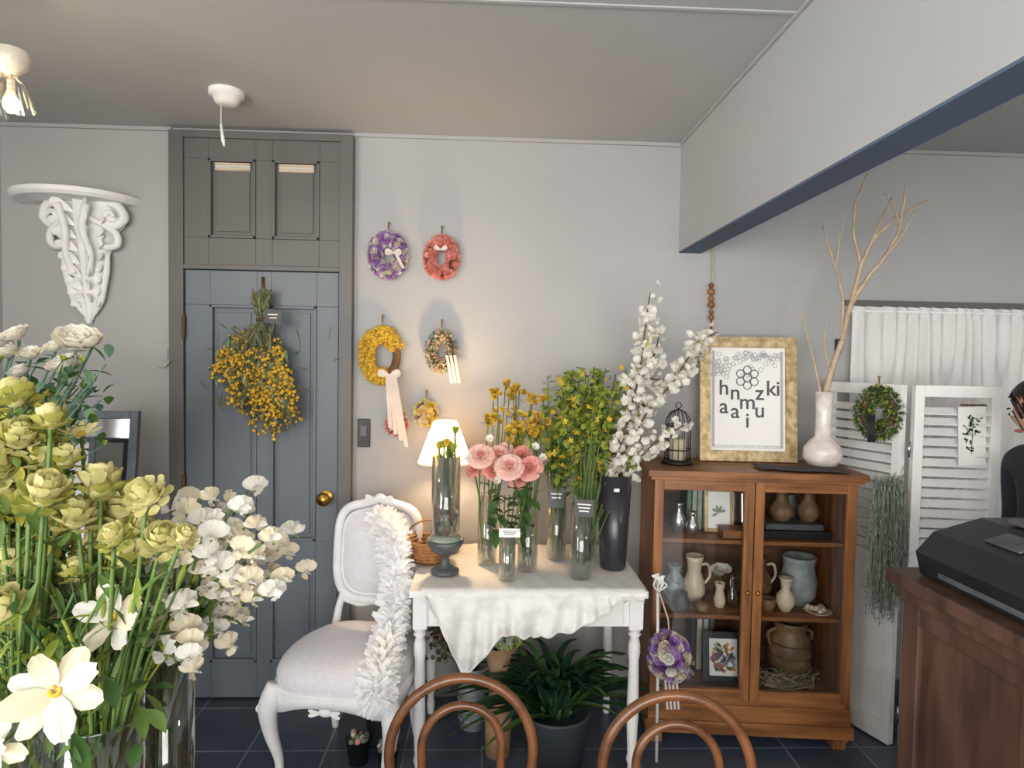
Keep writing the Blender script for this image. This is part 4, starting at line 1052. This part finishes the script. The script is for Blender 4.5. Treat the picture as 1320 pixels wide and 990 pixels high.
for u, v, r in heads:
    y = .86 + R.uniform(-.06, .1); e = at(u, v, y); src = Bv if u > 90 else Cv; pts = routed(b, src, .05, .28, e, .0028, greens)
    rr = r / F * y; n_ = ((e - pts[-3]).normalized() + rv(.5) + V((0, -.35, .2))).normalized()
    b.globe(e - V((0, 0, rr * .2)), n_, rr * .9, budg, budo if R.random() < .65 else budg, R.uniform(.1, .7)); b.blob(e + n_ * rr * .55, rr * .2, lime, 1)
    for k in range(5): b.petal(e - n_ * rr * .9, rv(.9) + n_ * .3, n_, rr * 1.0, rr * .35, greens, .3, .3)
    for k in range(3): b.leaf(pts[-2 - k], rv() + V((0, 0, .3)), .05, .014, greens, .2)
b.build('green_ranunculus_bunch')
b = MB()
for u, v in ((5, 530), (30, 560), (0, 580), (48, 580), (15, 620), (-5, 500), (22, 590), (40, 530), (0, 650), (55, 660), (20, 680), (70, 560), (40, 620), (80, 620), (10, 560), (60, 510)):
    y = .94 + R.uniform(-.05, .05); e = at(u, v, y); pts = routed(b, Cv, .05, .3, e, .002, greens)
    for k in range(110):
        q = e.lerp(pts[-3], R.random() * .8) + rv(.024); b.leaf(q, rv(), R.uniform(.012, .026), .010, plume if k % 4 else greens, .1)
b.build('green_plume_flowers')
b = MB()
for u, v, y, r, nn in ((72, 892, .72, 66, (.35, -1, .75)), (148, 796, .85, 52, (-.3, -.9, .5)), (-8, 965, .7, 50, (.1, -1, .3)), (105, 562, .98, 26, (0, -.3, 1)), (118, 850, .9, 34, (.5, -.7, .7))):
    e = at(u, v, y); routed(b, Bv, .05, .27, e, .0025, greens)
    if v > 600:
        n_, a_, c_ = basis(nn); ph = R.uniform(0, 6); rr = r / F * y
        for i in range(8):
            t = ph + i * math.pi / 4 + R.uniform(-.12, .12); rad = a_ * math.cos(t) + c_ * math.sin(t)
            b.wavy(e, rad + n_ * (R.uniform(.0, .15) if i % 2 else R.uniform(.35, .75)), n_ + rv(.25), rr * R.uniform(.8, 1.05), rr * R.uniform(.42, .56), cream if i % 3 else whitep, R.uniform(-.25, .25), .06, .7)
        for i in range(14):
            t = R.uniform(0, 6.28); b.blob(e + n_ * rr * .08 + (a_ * math.cos(t) + c_ * math.sin(t)) * rr * .08, rr * .05, mimosa, 1)
    else: b.daisy(e, nn, r / F * y, paleyel, 16, yellow, .25, 70)
b.build('white_cosmos_flowers')
b = MB()
for i in range(150):
    src, rad = R.choice([(A, .04), (Bv, .05), (Cv, .06), (Dv, .05), (Bv, .05)])
    e = src + V((R.uniform(-.13, .11), R.uniform(-.08, .12), R.uniform(.34, .50))); pts = routed(b, src, rad, .27, e, R.uniform(.0014, .0026), R.choice([greens, greens, leafg, lime]))
    for k in range(4): b.leaf(pts[-1 - R.randint(0, 4)], rv() + V((0, 0, .3)), R.uniform(.03, .055), R.uniform(.006, .012), R.choice([greens, leafg, lime]), .2)
for i in range(22):
    q = at(R.uniform(90, 190), R.uniform(870, 960), .82 + R.uniform(-.05, .05)); b.leaf(q, rv() + V((.2, -.4, .2)), R.uniform(.04, .065), .020, R.choice([leafg, greens]), .3)
for i in range(40):
    q = at(R.uniform(0, 140), R.uniform(780, 985), .82 + R.uniform(-.05, .08)); b.leaf(q, rv() + V((.2, -.4, .2)), R.uniform(.04, .07), .012, R.choice([leafg, greens, lime]), .3)
b.build('flower_stems_and_foliage')

# ------------------------------------------------------------------ person (right edge, behind counter)
PX, PY = 1.93, 2.05
per = bpy.data.objects.new('shop_assistant', None); bpy.context.scene.collection.objects.link(per)
def skinmesh(name, verts, edges, radii, m, root=0, sub=2):
    me = bpy.data.meshes.new(name); me.from_pydata([tuple(v) for v in verts], edges, []); me.materials.append(m)
    ob = bpy.data.objects.new(name, me); bpy.context.scene.collection.objects.link(ob); ob.parent = per
    sk = ob.modifiers.new('skin', 'SKIN'); sk.use_smooth_shade = True
    for i, r in enumerate(radii):
        d = me.skin_vertices[0].data[i]; d.radius = r if isinstance(r, tuple) else (r, r); d.use_root = (i == root)
    q = ob.modifiers.new('sub', 'SUBSURF'); q.levels = sub; q.render_levels = sub
    return ob
def P3(x, y, z): return V((PX + x, PY + y, z))
bv_ = [P3(0, 0, .78), P3(0, 0, .95), P3(-.01, 0, 1.10), P3(-.015, 0, 1.2), P3(-.02, 0, 1.255),
       P3(-.01, -.15, 1.19), P3(.03, -.19, .98), P3(-.02, -.18, .78), P3(-.01, .15, 1.19), P3(.03, .19, .98), P3(-.02, .18, .78),
       P3(0, -.085, .72), P3(-.01, -.09, .42), P3(0, -.09, .06), P3(0, .085, .72), P3(-.01, .09, .42), P3(0, .09, .06)]
skinmesh('clothed_body', bv_, [(0, 1), (1, 2), (2, 3), (3, 4), (3, 5), (5, 6), (6, 7), (3, 8), (8, 9), (9, 10), (0, 11), (11, 12), (12, 13), (0, 14), (14, 15), (15, 16)],
         [(.12, .13), (.10, .11), (.105, .12), (.085, .10), (.045, .05), .055, .042, .03, .055, .042, .03, .085, .06, .042, .085, .06, .042], darkfab)
skinmesh('neck', [P3(-.02, 0, 1.22), P3(-.03, 0, 1.30)], [(0, 1)], [.045, .045], skin)
for s_ in (-1, 1):
    w0 = P3(-.02, s_ * .18, .77)
    skinmesh('hand_palm', [w0, w0 + V((-.01, 0, -.04)), w0 + V((-.02, 0, -.09))], [(0, 1), (1, 2)], [(.022, .018), (.03, .015), (.034, .013)], skin)
    for k, L in enumerate((.06, .068, .063, .05)):
        a = w0 + V((-.02 + (k - 1.5) * .018, 0, -.085)); skinmesh('finger_%d' % (k + 1), [a, a + V((-.004, -s_ * .006, -L * .45)), a + V((-.006, -s_ * .018, -L * .75)), a + V((-.006, -s_ * .034, -L * .92))], [(0, 1), (1, 2), (2, 3)], [.009, .0085, .008, .006], skin, 0, 1)
    a = w0 + V((-.03, 0, -.04)); skinmesh('thumb', [a, a + V((-.025, -s_ * .01, -.025)), a + V((-.033, -s_ * .018, -.05))], [(0, 1), (1, 2)], [.011, .010, .007], skin, 0, 1)
hb = MB(); hc = P3(-.055, 0, 1.375)
vs, fs = ICO[3]; hv = []
for v in vs:
    x, y, z = v.x * .092, v.y * .074, v.z * .112
    if z < 0: y *= 1 + z * 2.2; x = x * (1 + z * 1.2) - (-z) * .12
    if v.x < -.5: x += .012
    nose = math.exp(-((v.y / .16) ** 2 + ((v.z + .12) / .2) ** 2)) if v.x < -.3 else 0; x -= .024 * nose
    x += .008 * (math.exp(-(((abs(v.y) - .36) / .14) ** 2 + ((v.z - .08) / .1) ** 2)) if v.x < -.3 else 0)
    hv.append(V((x, y, z)))
rh = Matrix.Rotation(math.radians(-60), 3, 'Z') @ Matrix.Rotation(-.25, 3, 'Y')
hb.add([hc + rh @ v for v in hv], fs, skin)
lipm = M('lips', (180, 96, 90), .5)
for s_ in (-1, 1):
    hb.blob(hc + rh @ V((-.078, s_ * .03, .008)), .011, white, 2, (.6, 1.2, .6)); hb.blob(hc + rh @ V((-.084, s_ * .03, .008)), .0055, hair, 2)
    hb.tube([hc + rh @ V((-.085, s_ * .018, .028)), hc + rh @ V((-.083, s_ * .045, .027))], .003, hair, 5)
    hb.blob(hc + rh @ V((0.0, s_ * .076, -.005)), .022, skin, 2, (.6, .35, 1.1))
hb.blob(hc + rh @ V((-.083, 0, -.052)), .014, lipm, 2, (.5, 1.4, .45))
hb.build('head', parent=per)
hb = MB()
keep = [f for f in fs if all((vs[i].x > -.35 or vs[i].z > .45) and (vs[i].z > -.75) for i in f)]
hb.add([hc + rh @ (V((v.x * .105 + .004, v.y * .086, v.z * .124)) * (1 + .012 * math.sin(v.y * 60))) for v in vs], keep, hair)
hb.blob(hc + rh @ V((.11, 0, -.03)), .04, hair, 2, (1, 1, 1.1), .05)
for i in range(110):
    a = R.uniform(-1.4, 1.4); d = V((R.uniform(-.9, .6), math.sin(a), math.cos(a))).normalized()
    p0 = hc + rh @ V((d.x * .1, d.y * .084, abs(d.z) * .12)); hb.tube([p0, p0 + rh @ V((.01, d.y * .015, -.03)), p0 + rh @ V((.02, d.y * .012, -.07))], .003, hair, 4)
hb.build('hair', parent=per)
hb = MB()
for s_ in (-1, 1): hb.blob(P3(-.035, s_ * .09, .035), .045, black, 2, (2.2, .9, .75))
hb.build('shoes', parent=per)

# ------------------------------------------------------------------ world, camera
w = bpy.data.worlds.new('world'); w.use_nodes = True; bpy.context.scene.world = w
w.node_tree.nodes['Background'].inputs[0].default_value = (.7, .8, 1, 1); w.node_tree.nodes['Background'].inputs[1].default_value = .6
cd = bpy.data.cameras.new('camera'); cam = bpy.data.objects.new('camera', cd); bpy.context.scene.collection.objects.link(cam)
cd.sensor_width = 36; cd.lens = 36 * F / 1320; cd.clip_start = .02
cam.matrix_world = Matrix.Translation(CAM) @ RM.to_4x4()
bpy.context.scene.camera = cam
bpy.context.scene.view_settings.view_transform = 'Standard'
bpy.context.scene.view_settings.exposure = 0.0
